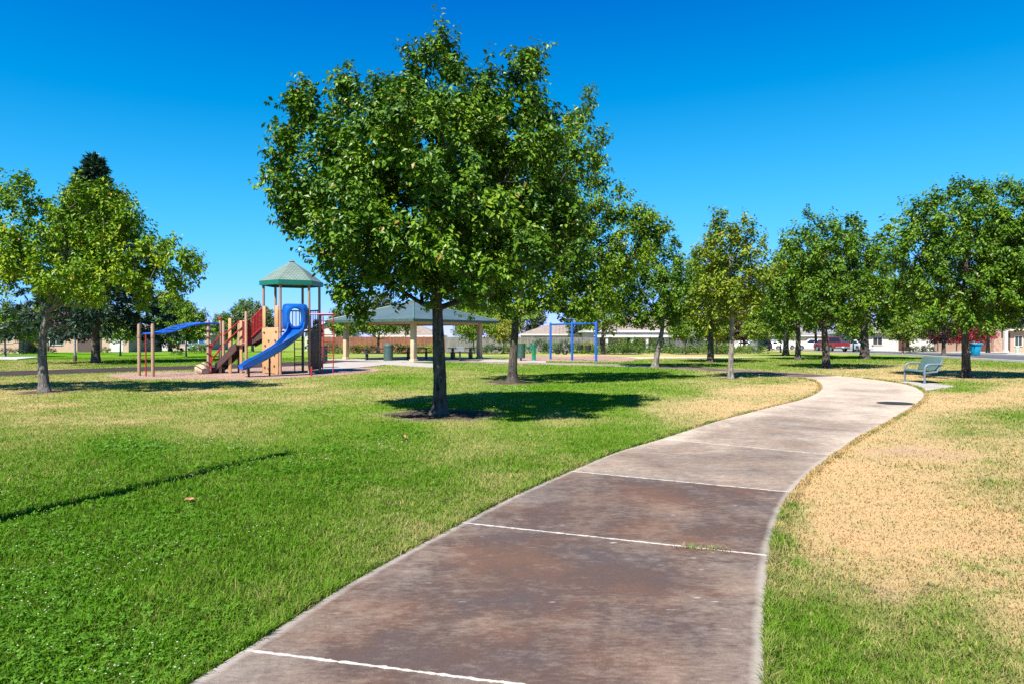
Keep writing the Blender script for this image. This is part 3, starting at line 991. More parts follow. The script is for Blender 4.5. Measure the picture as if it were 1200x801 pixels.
def wood(rng, nodes, par, ends, ntr, r_base, r_top, tip=0.009, minr=0.0, seg_big=12, flare=0.55, bumpy=0.05):
    n = len(nodes)
    cnt = np.zeros(n)
    for e in ends:
        cnt[e] += 1
    for i in range(n - 1, 0, -1):
        cnt[par[i]] += cnt[i]
    rad = tip * np.maximum(cnt, 1) ** 0.47
    for i in range(ntr):
        f = i / (ntr - 1)
        tr = r_base + (r_top - r_base) * f
        rad[i] = tr
    for i in range(ntr, n):
        rad[i] = min(rad[i], rad[par[i]] * 0.82 if par[i] < ntr else rad[par[i]])
    kids = [[] for _ in range(n)]
    for i in range(1, n):
        kids[par[i]].append(i)
    mb = MB()
    # trunk: a ring per 12 cm with a flared, slightly lobed foot
    tp = nodes[:ntr]
    fine = spline(list(tp), 6)
    rr = np.interp(np.linspace(0, ntr - 1, len(fine)), range(ntr), rad[:ntr])
    seg = 18
    vs, fs = [], []
    ph = rng.random(4) * 6.28
    for i, p in enumerate(fine):
        for k in range(seg):
            th = 2 * math.pi * k / seg
            lob = 1 + 0.06 * math.sin(3 * th + ph[0] + p[2] * .7) + 0.045 * math.sin(5 * th + ph[1] - p[2] * 1.6) + rng.normal(0, bumpy * .5)
            fl = 1 + flare * math.exp(-max(0, p[2]) / 0.13) * (1 + 0.3 * math.sin(4 * th + ph[2]))
            vs.append((p[0] + math.cos(th) * rr[i] * lob * fl, p[1] + math.sin(th) * rr[i] * lob * fl, p[2]))
    for i in range(len(fine) - 1):
        for k in range(seg):
            k2 = (k + 1) % seg
            fs.append((i * seg + k, i * seg + k2, (i + 1) * seg + k2, (i + 1) * seg + k))
    mb.add(vs, fs)
    # branches as chains that follow the thickest child
    stack = []
    for i in range(ntr):
        stack += [(i, c) for c in kids[i] if c >= ntr]
    while stack:
        a, b = stack.pop()
        chain, rs = [nodes[a], nodes[b]], [rad[b] * 1.25, rad[b]]
        cur = b
        while kids[cur]:
            ks = sorted(kids[cur], key=lambda c: -rad[c])
            for c in ks[1:]:
                stack.append((cur, c))
            cur = ks[0]
            chain.append(nodes[cur])
            rs.append(rad[cur])
        if max(rs) > minr:
            mb.tube(chain, rs, 7 if rs[0] > 0.04 else 5, caps=False)
    return mb


def leaf_cloud(rng, cl, axis_pt, shoots, per, ll, slen, spread, up=0.45, droop=0.55, wide=0.3, tbias=None):
    n = len(cl)
    o = unit(cl - axis_pt)
    S = n * shoots
    C = np.repeat(cl, shoots, 0)
    O = np.repeat(o, shoots, 0)
    ct = np.repeat(rng.random(n) if tbias is None else tbias, shoots)
    base = C + rng.normal(0, spread, (S, 3)) * np.array((1, 1, 1.25))
    dr = unit(O * 0.6 + np.array((0, 0, up)) + rng.normal(0, .55, (S, 3)))
    ln = slen * (0.5 + rng.random(S))
    N = S * per
    B, D, Ln = np.repeat(base, per, 0), np.repeat(dr, per, 0), np.repeat(ln, per)
    t = np.tile((np.arange(per) + .5) / per, S) + rng.normal(0, .06, N)
    rad = rng.normal(size=(N, 3))
    rad = unit(rad - D * np.sum(rad * D, 1, keepdims=True))
    pos = B + D * (t * Ln)[:, None] + rad * (ll * (0.12 + 0.4 * rng.random(N)))[:, None]
    ax = unit(rad * 0.8 + D * 0.35 + np.array((0, 0, -droop)) + rng.normal(0, .25, (N, 3)))
    oc = unit(pos - np.repeat(C, per, 0))
    nr = rng.normal(0, .40, (N, 3)) + oc * 0.75 + rad * 0.2 + np.array((0, 0, 0.45))
    nr = unit(nr - ax * np.sum(nr * ax, 1, keepdims=True))
    sd = np.cross(ax, nr)
    L = (ll * (0.65 + 0.6 * rng.random(N)))[:, None]
    W = L * wide
    p0 = pos
    p1 = pos + ax * L * .42 + sd * W + nr * L * .09
    p2 = pos + ax * L - nr * L * .10
    p3 = pos + ax * L * .42 - sd * W + nr * L * .09
    V = np.stack([p0, p1, p2, p3], 1).reshape(-1, 3)
    b = np.arange(N)[:, None] * 4
    F = np.concatenate([b + np.array([0, 1, 2]), b + np.array([0, 2, 3])], 1).reshape(-1, 3)
    tint = np.clip(np.repeat(np.repeat(rng.random(S) * .3 + ct * .35, 1), per) + rng.random(N) * .45 - .04, 0, 1)
    tint = np.where(rng.random(N) < 0.012, 1.0, tint * 0.93)
    return V, F, np.repeat(tint, 4)


def make_tree(name, label, loc, trunk, fork, lobes, n, leaf, bark, shoots=5, per=10, ll=0.10, slen=0.42, spread=0.10, r=(0.16, 0.05), seed=1,
              group=None, up=0.45, droop=0.55, minr=0.0, wide=0.28, shell=0.55, extra=None, cat='tree', bow=0.12, tip=0.009):
    rng = np.random.default_rng(seed)
    if seed != 11:
        n, shoots, per, ll, spread, slen = int(n * .62), int(shoots * 2.3), int(per * 1.6), ll * 1.06, spread * 1.1, slen * .76
    else:
        n, shoots, per, spread, slen, ll, wide = 235, 19, 21, .12, .34, .110, .30
        lobes = [((c[0] * .92, c[1], c[2] - .1), (r_[0] * .93, r_[1], r_[2] * .95)) for c, r_ in lobes]
        extra = [(e[0] * .91, e[1], 2.0 + (e[2] - 2.0) * .955) for e in extra]
    root = thing(name, label, cat, (loc[0], loc[1], 0), 0, group)
    tg = clump_points(rng, lobes, n, shell)
    if extra is not None:
        tg = np.vstack([tg, np.array(extra, float)])
    tr = [np.array(p, float) for p in trunk]
    nodes, par, ends = skeleton(rng, tr, fork, tg, bow)
    wb = wood(rng, nodes, par, ends, len(tr), r[0], r[1], minr=minr, tip=tip)
    wb.build('trunk', bark, root, smooth=True, auto=False)
    print('TREE', label[:40], n, len(tg), len(nodes))
    axp = np.stack([np.interp(tg[:, 2] - 0.8, [p[2] for p in tr], [p[k] for p in tr]) for k in (0, 1)] + [np.maximum(fork, tg[:, 2] - 1.2)], 1)
    V, F, T = leaf_cloud(rng, tg, axp, shoots, per, ll, slen, spread, up, droop, wide)
    np_mesh('crown', V, F, leaf, {'tint': ('POINT', T)}, root)
    return root


PG = 'broadleaf trees standing on the park lawn'
Q = lambda px, py: G(px, py)
# 1. the big pear in the middle: an irregular crown of upright lobes
big_lobes = [((-.3, 0, 4.2), (2.5, 2.4, 1.8)), ((-0.2, 0.1, 5.3), (2.3, 2.2, 1.2)), ((-2.3, -.2, 4.6), (1.25, 1.4, 1.2)), ((-2.75, .1, 5.7), (0.8, .9, 0.95)), ((-2.2, .3, 6.4), (0.6, .7, .7)),
             ((0.05, 0, 6.7), (0.55, .6, 1.0)), ((0.95, .3, 6.2), (0.5, .6, 0.75)), ((1.8, -.2, 6.4), (0.42, .6, 1.0)), ((-1.05, .1, 6.45), (.42, .5, .7)), ((1.8, 0, 4.8), (1.1, 1.3, 1.5)), ((2.5, .1, 5.3), (.7, .8, .9)), ((2.3, 0, 3.9), (.9, 1.0, .9)),
             ((-1.4, .3, 3.05), (1.0, 1.2, .7)), ((1.1, -.8, 3.1), (1.2, 1.1, .9)), ((-.5, -1.3, 3.5), (1.1, 1.0, .6)), ((0.2, 1.5, 3.4), (1.5, 1.2, 1.0)), ((-1.0, -.2, 6.2), (.7, .6, .7)), ((-.2, -2.0, 4.6), (1.4, .8, 1.4)), ((-.9, -1.9, 3.4), (1.2, .9, .75)), ((.9, -2.0, 3.3), (1.2, .9, .75))]
extra = [(0.15, 0, 7.75), (0.2, .1, 7.3), (-.5, .05, 7.35), (-.55, .1, 6.95), (-1.1, 0, 6.75), (-2.15, .2, 7.0), (-2.05, .1, 6.5), (-2.95, .1, 6.6), (-3.0, .1, 6.15), (1.0, .2, 7.05), (1.1, .1, 6.6), (1.9, -.2, 7.3), (1.85, 0, 6.8), (2.0, .1, 6.2), (2.35, .1, 5.5), (-3.35, 0, 4.5), (-3.4, .1, 5.1), (-3.4, .1, 5.6), (-3.1, .1, 4.0), (-2.2, .1, 3.1), (-1.95, .1, 2.45), (-1.75, .1, 2.1)]
make_tree('pear_tree', 'large dense green tree in a bark ring, tallest in the middle of the lawn', G(515, 485),
          [(0, 0, -0.05), (0.01, 0, 0.6), (-0.01, 0, 1.3), (-0.04, .02, 2.0), (-.1, .05, 3.0), (-.08, .05, 4.2), (0, 0, 5.4), (0.05, 0, 6.5)], 1.7, big_lobes, 520, PEAR, M_BARK, 7, 13,
          0.118, 0.44, 0.12, (0.150, 0.045), 11, PG, extra=extra, shell=.75, minr=.006)
# 2. the one behind it
make_tree('pear_tree', 'bright green tree in a bare earth ring, just behind the largest tree', G(600, 447),
          [(0, 0, -.05), (.03, 0, .7), (.08, 0, 1.5), (.15, 0, 2.4), (.3, 0, 3.6), (.5, 0, 5.0), (.6, 0, 6.4)], 1.9,
          [((.6, 0, 4.0), (2.5, 2.4, 1.5)), ((.9, 0, 5.9), (2.2, 2.1, 1.5)), ((1.5, 0, 7.4), (1.5, 1.4, 1.2)), ((2.7, -.4, 4.0), (1.3, 1.3, 1.0)), ((4.1, -.2, 5.0), (1.2, 1.0, 1.0)), ((2.2, 0, 8.3), (.8, .8, .9)), ((-1.2, 0, 3.6), (1.3, 1.4, 1.0)), ((2.2, -.6, 2.9), (1.2, 1.1, .7)), ((.4, -1.6, 3.1), (1.5, 1, .8))],
          330, PEAR2, M_BARK, 6, 11, 0.125, 0.48, 0.12, (.17, .05), 12, PG, extra=[(3.8, 0, 6.6), (3.7, .2, 5.8), (4.3, .1, 5.5), (4.6, 0, 5.1), (4.3, 0, 6.0), (4.6, -.1, 5.5), (3.3, -.3, 6.0), (3.8, -.2, 3.6), (5.1, -.1, 5.4), (5.0, .1, 4.8), (4.6, 0, 4.3), (4.6, .1, 5.8), (4.2, -.2, 5.3), (3.8, 0, 6.0), (2.6, 0, 9.3), (2.1, 0, 9.2), (3.0, 0, 8.6), (2.9, 0, 7.6), (2.6, 0, 9.9), (3.0, 0, 7.0), (4.4, 0, 4.9)])
# 3. leaning tree and its neighbours
make_tree('pear_tree', 'green tree whose pale trunk leans, beyond the blue swings', G(767, 430),
          [(0, 0, -.05), (.12, 0, .6), (.26, 0, 1.3), (.4, 0, 2.0), (.45, 0, 3.0), (.4, 0, 4.2), (.4, 0, 5.3)], 1.9,
          [((.3, 0, 3.7), (2.5, 2.3, 1.6)), ((-1.6, 0, 4.3), (1.5, 1.4, 1.5)), ((.2, 0, 5.2), (1.6, 1.5, 1.3)), ((-2.3, .2, 5.4), (.9, .9, .9)), ((1.9, 0, 4.2), (1.3, 1.3, 1.2)), ((-.9, 0, 2.6), (1.4, 1.2, .6))],
          190, PEAR, M_BARK_PALE, 5, 10, .15, .5, .13, (.16, .05), 13, PG, extra=[(.3, 0, 6.7), (1.0, 0, 6.4), (-2.2, 0, 6.4)], minr=.012)
make_tree('pear_tree', 'thin young tree with a sparse yellowing crown and pale forked trunk', G(856, 443),
          [(0, 0, -.05), (.02, 0, .7), (.05, 0, 1.5), (.04, 0, 2.5), (0, 0, 3.5), (-.02, 0, 4.6), (0, 0, 5.4)], 1.6,
          [((0, 0, 3.4), (1.35, 1.3, 1.3)), ((.1, 0, 4.6), (1.2, 1.1, 1.2)), ((-.9, 0, 3.0), (.7, .7, .9)), ((1.0, 0, 3.6), (.75, .7, 1.2)), ((0, 0, 5.4), (.7, .6, .6))],
          125, PEAR3, M_BARK_PALE, 4, 9, .135, .42, .10, (.105, .03), 14, PG, extra=[(-.35, 0, 6.1), (-.5, 0, 5.8), (.5, 0, 5.9), (1.1, 0, 5.1)], minr=.008, up=.8)
tB = make_tree('pear_tree', 'full dark green tree with a thick flared trunk, beyond where the path bends', G(968, 431),
          [(0, 0, -.05), (.0, 0, .7), (-.05, 0, 1.5), (-.12, 0, 2.4), (-.18, 0, 3.6), (-.1, 0, 5.0), (0, 0, 6.5)], 1.8,
          [((0, 0, 3.9), (2.6, 2.5, 1.7)), ((-.1, 0, 5.5), (2.1, 2.0, 1.5)), ((-.8, 0, 6.6), (.9, .9, .9)), ((.9, 0, 6.4), (1.0, 1.0, 1.0)), ((1.9, 0, 4.7), (1.2, 1.2, 1.3)), ((-1.9, 0, 4.5), (1.1, 1.2, 1.3)), ((0, -1.5, 2.9), (1.6, .9, .7))],
          230, PEAR, M_BARK, 5, 10, .15, .5, .13, (.20, .05), 15, PG, extra=[(-.8, 0, 7.6), (.3, 0, 7.3), (1.3, 0, 7.4), (-1.8, 0, 6.3)], minr=.012)
make_tree('pear_tree', 'tall full green tree with a rough dark trunk right behind the bench', G(1133, 442),
          [(0, 0, -.05), (-.02, 0, .7), (-.05, 0, 1.4), (-.1, 0, 2.2), (-.1, 0, 3.4), (0, 0, 4.8), (.1, 0, 6.2)], 1.7,
          [((0, 0, 3.7), (2.5, 2.4, 1.6)), ((-.1, 0, 5.1), (2.35, 2.2, 1.5)), ((-1.9, 0, 4.5), (.9, 1.1, 1.5)), ((-1.2, 0, 6.3), (.8, .9, .8)), ((-.2, 0, 6.7), (.85, .9, .75)), ((.9, 0, 6.3), (.9, .9, .9)), ((1.6, 0, 4.8), (1.0, 1.1, 1.3)), ((-1.2, -1, 2.5), (1.3, 1.1, .6)), ((1.3, -.8, 2.6), (1.2, 1, .6))],
          270, PEAR, M_BARK, 6, 11, .13, .48, .12, (.165, .05), 16, PG, extra=[(-2.2, 0, 6.0), (-2.4, 0, 5.6), (-.2, 0, 7.4), (.3, 0, 7.3), (1.2, 0, 7.2)], minr=.008)
make_tree('pear_tree', 'full green tree cut by the edge of the photo, next to the bench tree', (19.7, 25.6),
          [(0, 0, -.05), (.02, 0, .7), (0, 0, 1.5), (0, 0, 2.4), (.1, 0, 3.6), (0, 0, 5.0), (0, 0, 6.3)], 1.8,
          [((0, 0, 3.8), (2.3, 2.2, 1.5)), ((0, 0, 5.3), (2.0, 2.0, 1.5)), ((-1.0, 0, 6.3), (.8, .8, .8)), ((.5, 0, 6.8), (.8, .8, .7))],
          170, PEAR, M_BARK, 6, 10, .13, .48, .12, (.15, .05), 17, PG, extra=[(-1.0, 0, 7.1), (-.5, 0, 6.9)], minr=.01)
# trees of the middle distance: four built, the others copies with another turn and size
vA = make_tree('pear_tree', 'green tree with a dark upright trunk, between the yellowing and the thickest trees', G(935, 421),
          [(0, 0, -.05), (.0, 0, .8), (.02, 0, 1.7), (0, 0, 2.8), (-.1, 0, 4.2), (0, 0, 6.4)], 2.2,
          [((0, 0, 3.9), (2.3, 2.3, 1.9)), ((-.7, 0, 5.8), (1.5, 1.5, 1.5)), ((.8, 0, 6.2), (1.4, 1.4, 1.4)), ((1.3, 0, 4.0), (1.3, 1.3, 1.2)), ((-1.4, 0, 3.8), (1.1, 1.2, 1.0))],
          150, PEAR, M_BARK, 5, 8, .19, .55, .16, (.2, .06), 18, PG, minr=.02, extra=[(-.7, 0, 7.8), (-.9, 0, 8.2), (.8, 0, 7.9)])
dup(vA, (*G(833, 424), 0), 1.3, 'yellow green tree with a dark trunk, behind the thin young tree', None, (1.08, 1.08, .95), {'leaf_pear': PEAR3})
dup(vA, (*G(1013, 420), 0), 2.4, 'green tree on the lawn in front of the white house wall', None, (1.6, 1.6, 1.13), {'leaf_pear': PEAR2})
dup(vA, (*G(706.6, 414), 0), 4.0, 'lime green tree with a slim brown trunk, beside the blue swing post', None, (1.0, 1.0, .95), {'leaf_pear': LIME})
dup(vA, (*G(921, 416.5), 0), 5.1, 'dark green tree with a forked trunk near the street corner', None, (1.3, 1.3, 1.0))
dup(vA, (*G(1106, 416), 0), 3.1, 'green tree beside the street, just past the bench back', None, .85, {'leaf_pear': PEAR2})
dup(vA, (*G(1158, 414), 0), 0.6, 'green street tree with a leaning trunk in front of the tan house', None, .9, {'leaf_pear': PEAR2})
vB = make_tree('small_tree', 'round green tree near the white pickup', G(218, 418),
          [(0, 0, -.05), (0, 0, .7), (.03, 0, 1.5), (0, 0, 2.6), (0, 0, 3.2)], 1.1,
          [((0, 0, 2.3), (1.7, 1.7, 1.0)), ((.3, 0, 3.0), (1.2, 1.2, .9)), ((-.8, 0, 2.7), (.9, .9, .8))], 80, PEAR2, M_BARK_PALE, 5, 8, .18, .45, .15, (.07, .03), 19, None, minr=.015)
for (px, py, sc, mt, lab, rz) in [
        (1058, 413, 1.05, LIME, 'small lime green tree on a thin pole trunk by the far pavement', 1.0),
        (803, 414, 1.0, PEAR2, 'small green tree with a thin white trunk in front of the white house', 2.0),
        (840, 413.5, .95, PEAR3, 'small tree with a pale trunk in front of the bright shrubs', 3.0),
        (555, 413, 1.15, LIME, 'light green tree with a thin white trunk behind the pavilion', 4.0),
        (6, 418, 1.1, PEAR, 'small dark green tree in front of the brick wall', 5.0),
        (141, 416.5, 1.0, LIME, 'lime green small tree beside the white pickup', .4),
        (30, 412.5, 1.25, LIME, 'yellow green tree behind the brick wall', 1.7),
        (890, 411.0, 1.15, LIME, 'yellow green tree over the utility cabinet', 2.7),
        (915, 410.2, 1.15, LIME, 'lime tree in front of the parked white cars', .3),
        (1000, 410, 1.25, PEAR2, 'green tree behind the red pickup', 5.9),
        (270, 409, 1.35, PEAR, 'bushy green tree rising behind the play stairs', .9),
        (296, 409, 1.5, OLIVE, 'dull green tree rising behind the climbing wall', 2.2),
        (590, 411.5, 1.0, SHRUB_Y, 'small yellow tree behind the second largest trunk', 3.3)]:
    dup(vB, (*G(px, py), 0), rz, lab, None, sc, {'leaf_pear_light': mt})
for (px, py, sc, mt, lab, rz) in [
        (868, 408.5, 1.3, PLUM, 'dark purple plum tree between the yellow green trees', 1.0),
        (832, 408, 1.45, RUST, 'rusty orange leaved tree at the end of the white house', 2.0),
        (854, 408.2, 1.1, PLUM, 'reddish purple plum tree, smaller of the two side by side', 3.6),
        (1099, 410.0, .95, PLUM, 'dark plum coloured little tree before the white wall', 4.1),
        (1121, 409.5, 1.0, BLOOM, 'little tree in red flower before the white wall', 5.1),
        (1146, 410, 1.05, BLOOM, 'red flowering tree next to the blue bin', .1),
        (88, 413.2, 1.2, PLUM, 'dark leaved tree shading the tan house front', 1.9)]:
    dup(vB, (*G(px, py), 0), rz, lab, None, sc, {'leaf_pear_light': mt})

# left: the near ash tree with its curved trunk and long limb
make_tree('ash_tree', 'light green tree with a curved flecked trunk on the near lawn by the overhead ladder', G(52, 458.5),
          [(0, 0, -.05), (-.03, 0, .5), (-.06, 0, 1.1), (-.02, 0, 1.7), (.1, 0, 2.3), (.25, .05, 2.9), (.4, .1, 3.8), (.5, .1, 5.0)], 2.0,
          [((-.5, 0, 4.9), (.95, .9, 1.0)), ((1.4, .2, 4.8), (1.05, 1.1, 1.0)), ((.3, 0, 3.7), (1.5, 1.4, .8)), ((2.1, .2, 3.9), (.95, 1.0, .8)), ((3.4, .2, 3.75), (.85, .8, .6)), ((2.9, .3, 2.9), (.9, .8, .5)), ((1.6, -.8, 3.2), (1.2, 1.0, .6)), ((-.7, -.5, 3.2), (1.1, 1.0, .6))],
          215, ASH, bark_mat('bark_flecked', (0.014, 0.012, 0.010), (0.27, 0.24, 0.21), 12), 6, 12, .11, .46, .11, (.135, .045), 20, PG, extra=[(4.2, .2, 3.5), (4.0, .2, 3.75), (3.7, .2, 3.2), (-.6, 0, 5.9), (1.4, .2, 5.8), (1.9, .2, 5.4), (3.3, .3, 4.4)], up=.2, minr=.006, shell=.6)
make_tree('ash_tree', 'light green tree with orange tinged leaves cut by the photo edge', (-16.9, 19.8),
          [(0, 0, -.05), (0, 0, .7), (0, 0, 1.5), (.1, 0, 2.4), (.2, 0, 3.6), (.2, 0, 4.8)], 1.9,
          [((0, 0, 3.8), (1.7, 1.6, 1.2)), ((.6, 0, 4.9), (1.2, 1.2, 1.1)), ((-.8, 0, 4.8), (1.1, 1.1, 1.0))], 120, ASH, M_BARK, 6, 10, .12, .46, .12, (.14, .05), 21, PG, minr=.01)


# conifers: whorls of drooping boughs with flat sprays of needles
def make_conifer(label, loc, H, rb, R0, z0, n_br, seed, r_tr, density=26, bark=M_BARK_DARK, ll=0.3, sx=1.0, pw=.85):
    rng = np.random.default_rng(seed)
    root = thing('conifer_tree', label, 'tree', (loc[0], loc[1], 0))
    mb = MB()
    mb.tube([(0, 0, -.05), (0, 0, .12), (0, 0, .5), (0, 0, H * .5), (0, 0, H * .99)], [r_tr * 1.5, r_tr * 1.2, r_tr, r_tr * .6, .02], 14)
    P, A, Nn = [], [], []
    for i in range(n_br):
        f = (i + rng.random() * .8) / n_br
        z_ = z0 + (H - z0) * f
        rr_ = R0 * (1 - f) ** pw * (0.72 + 0.5 * rng.random()) + 0.16
        az = i * 2.4 + rng.random() * .8
        dx, dy = math.cos(az), math.sin(az)
        rise = -0.22 + 0.55 * f
        pts = [np.array((dx * rr_ * t * sx, dy * rr_ * t, z_ + rise * rr_ * t - 0.16 * rr_ * t * t)) for t in np.linspace(0, 1, 6)]
        mb.tube(pts, [max(.008, .05 * (1 - f) * (1 - t * .85)) for t in np.linspace(0, 1, 6)], 5, caps=False)
        m = int(density * (0.35 + rr_ / R0))
        for _ in range(m):
            t = 0.15 + 0.85 * rng.random() ** .7
            k = min(4, int(t * 5))
            p = pts[k] * (1 - (t * 5 - k)) + pts[k + 1] * (t * 5 - k)
            sd = np.array((-dy, dx, 0)) * rng.normal(0, .22 * rr_ * (1.15 - t) + .05)
            P.append(p + sd + np.array((0, 0, rng.normal(0, .06) - .1 * abs(sd).sum())))
            a = np.array((dx, dy, 0)) * .8 + unit(sd + 1e-6) * .7 + np.array((0, 0, -.25)) + rng.normal(0, .3, 3)
            A.append(a)
    mb.build('trunk', bark, root, smooth=True, auto=False)
    P, A = np.array(P), unit(np.array(A))
    # every spray: six narrow leaves fanned about its axis
    k6 = 6
    n = len(P)
    C, AX = np.repeat(P, k6, 0), np.repeat(A, k6, 0)
    AX = unit(AX + rng.normal(0, .55, AX.shape))
    nr = rng.normal(0, .5, AX.shape) + np.array((0, 0, 1))
    nr = unit(nr - AX * np.sum(nr * AX, 1, keepdims=True))
    sd = np.cross(AX, nr)
    L = (ll * (.6 + .7 * rng.random(len(C))))[:, None]
    V = np.stack([C, C + AX * L * .4 + sd * L * .13, C + AX * L, C + AX * L * .4 - sd * L * .13], 1).reshape(-1, 3)
    F = np.arange(len(V)).reshape(-1, 4)
    np_mesh('crown', V, F, NEEDLE, {'tint': ('POINT', np.repeat(np.clip(np.repeat(rng.random(n) * .6, k6) + rng.random(len(C)) * .4, 0, 1), 4))}, root)
    return root


make_conifer('tall blue green conifer with a thick trunk, rising behind the light green tree', G(112, 425), 12.4, 0, 4.2, 2.75, 105, 31, .24, 46, ll=.40, pw=.80)
make_conifer('small far conifer beyond the round green tree', G(198, 408), 6.1, 0, 1.5, .8, 46, 32, .12, 22, ll=.34)
make_conifer('small far conifer beside the wooden fence', G(372, 408), 4.2, 0, 1.3, .6, 36, 33, .12, 20, ll=.34)
# a broad tree seen below the pavilion roof, and far crowns behind the fence
vC = make_tree('spreading_tree', 'low spreading tree before the red fence, under the pavilion eave', G(443, 412.5),
          [(0, 0, -.05), (0, 0, .6), (.05, 0, 1.4), (.1, 0, 2.2), (0, 0, 3.0)], 1.1,
          [((0, 0, 2.9), (3.4, 2.6, .75)), ((-1.9, 0, 2.6), (1.7, 1.5, .6)), ((2.0, 0, 2.8), (1.5, 1.5, .6)), ((0, 0, 3.5), (2.0, 1.9, .8))], 110, PEAR2, M_BARK_DARK, 5, 8, .2, .5, .16, (.16, .07), 34, None, minr=.02, up=.1)
vD = make_tree('background_tree', 'tall grey green tree rising behind the pavilion roof', (-17.8, 88.0),
          [(0, 0, -.05), (0, 0, 1), (.1, 0, 2.5), (0, 0, 4.0), (0, 0, 6)], 1.8,
          [((0, 0, 4.5), (2.6, 2.4, 2.0)), ((.6, 0, 6.0), (1.6, 1.6, 1.2)), ((-1.2, 0, 5.0), (1.5, 1.5, 1.4))], 110, OLIVE, M_BARK, 5, 8, .27, .6, .2, (.2, .07), 35, None, minr=.03)
for (x_, y_, sc, mt, lab, rz) in [
        (-5.2, 84, 1.0, PEAR2, 'bright green rounded tree behind the pavilion roof', 1.0), (-1.5, 90, .95, PEAR2, 'green tree behind the grey fence, past the pavilion', 2.5),
        (2.6, 118, 1.15, OLIVE, 'olive brown tree far behind the grey fence', 3.0), (-22.5, 92, .8, PEAR, 'dark green tree behind the red wooden fence', 4.2),
        (22.5, 98, 1.1, PEAR, 'dark green tree behind the white house', 5.0), (33, 97, 1.15, PEAR2, 'green tree behind the row of white cars', .7),
        (10.5, 101, 1.05, PEAR, 'dark green tree behind the house with the low white eave', 2.0), (41, 92, 1.1, PEAR2, 'green tree beyond the parked sedan', 3.3),
        (51, 88, 1.15, PEAR, 'dark green tree beyond the white garage wall', 4.4), (61, 86, 1.2, PEAR2, 'green tree behind the tan house on the street', 5.6),
        (-56, 86, 1.2, PEAR2, 'bright green tree behind the tan house with the window', .5), (-66, 80, 1.3, PEAR, 'dark green tree far behind the brick wall', 1.5),
        (-47, 94, 1.1, PEAR, 'dark green tree over the tan house roof', 2.9), (-36.5, 96, .95, PEAR2, 'green tree behind the house with the pickup', 3.7)]:
    dup(vD, (x_, y_, 0), rz, lab, None, sc, {'leaf_olive': mt})


# ------------------------------------------------------------------ shrubs
def make_shrub(label, loc, sx, sy, sz, n, leaf, seed, ll=.12, name='shrub', group=None):
    rng = np.random.default_rng(seed)
    m = max(14, n // 14)
    dirs = unit(rng.normal(size=(m, 3)))
    dirs[:, 2] = np.abs(dirs[:, 2])
    c = dirs * np.array((sx, sy, sz)) * (0.45 + .5 * rng.random((m, 1)))
    c[:, 2] = np.maximum(c[:, 2] * .95, .08)
    V, F, T = leaf_cloud(rng, c, np.array([[0, 0, sz * .25]]), 2, 7, ll, .22, .06, .5, .2)
    V[:, 2] = np.maximum(V[:, 2], .01)
    o = np_mesh(name, V, F, leaf, {'tint': ('POINT', T)})
    o.location = (loc[0], loc[1], 0)
    tag(o, label, 'shrub', group)
    return o


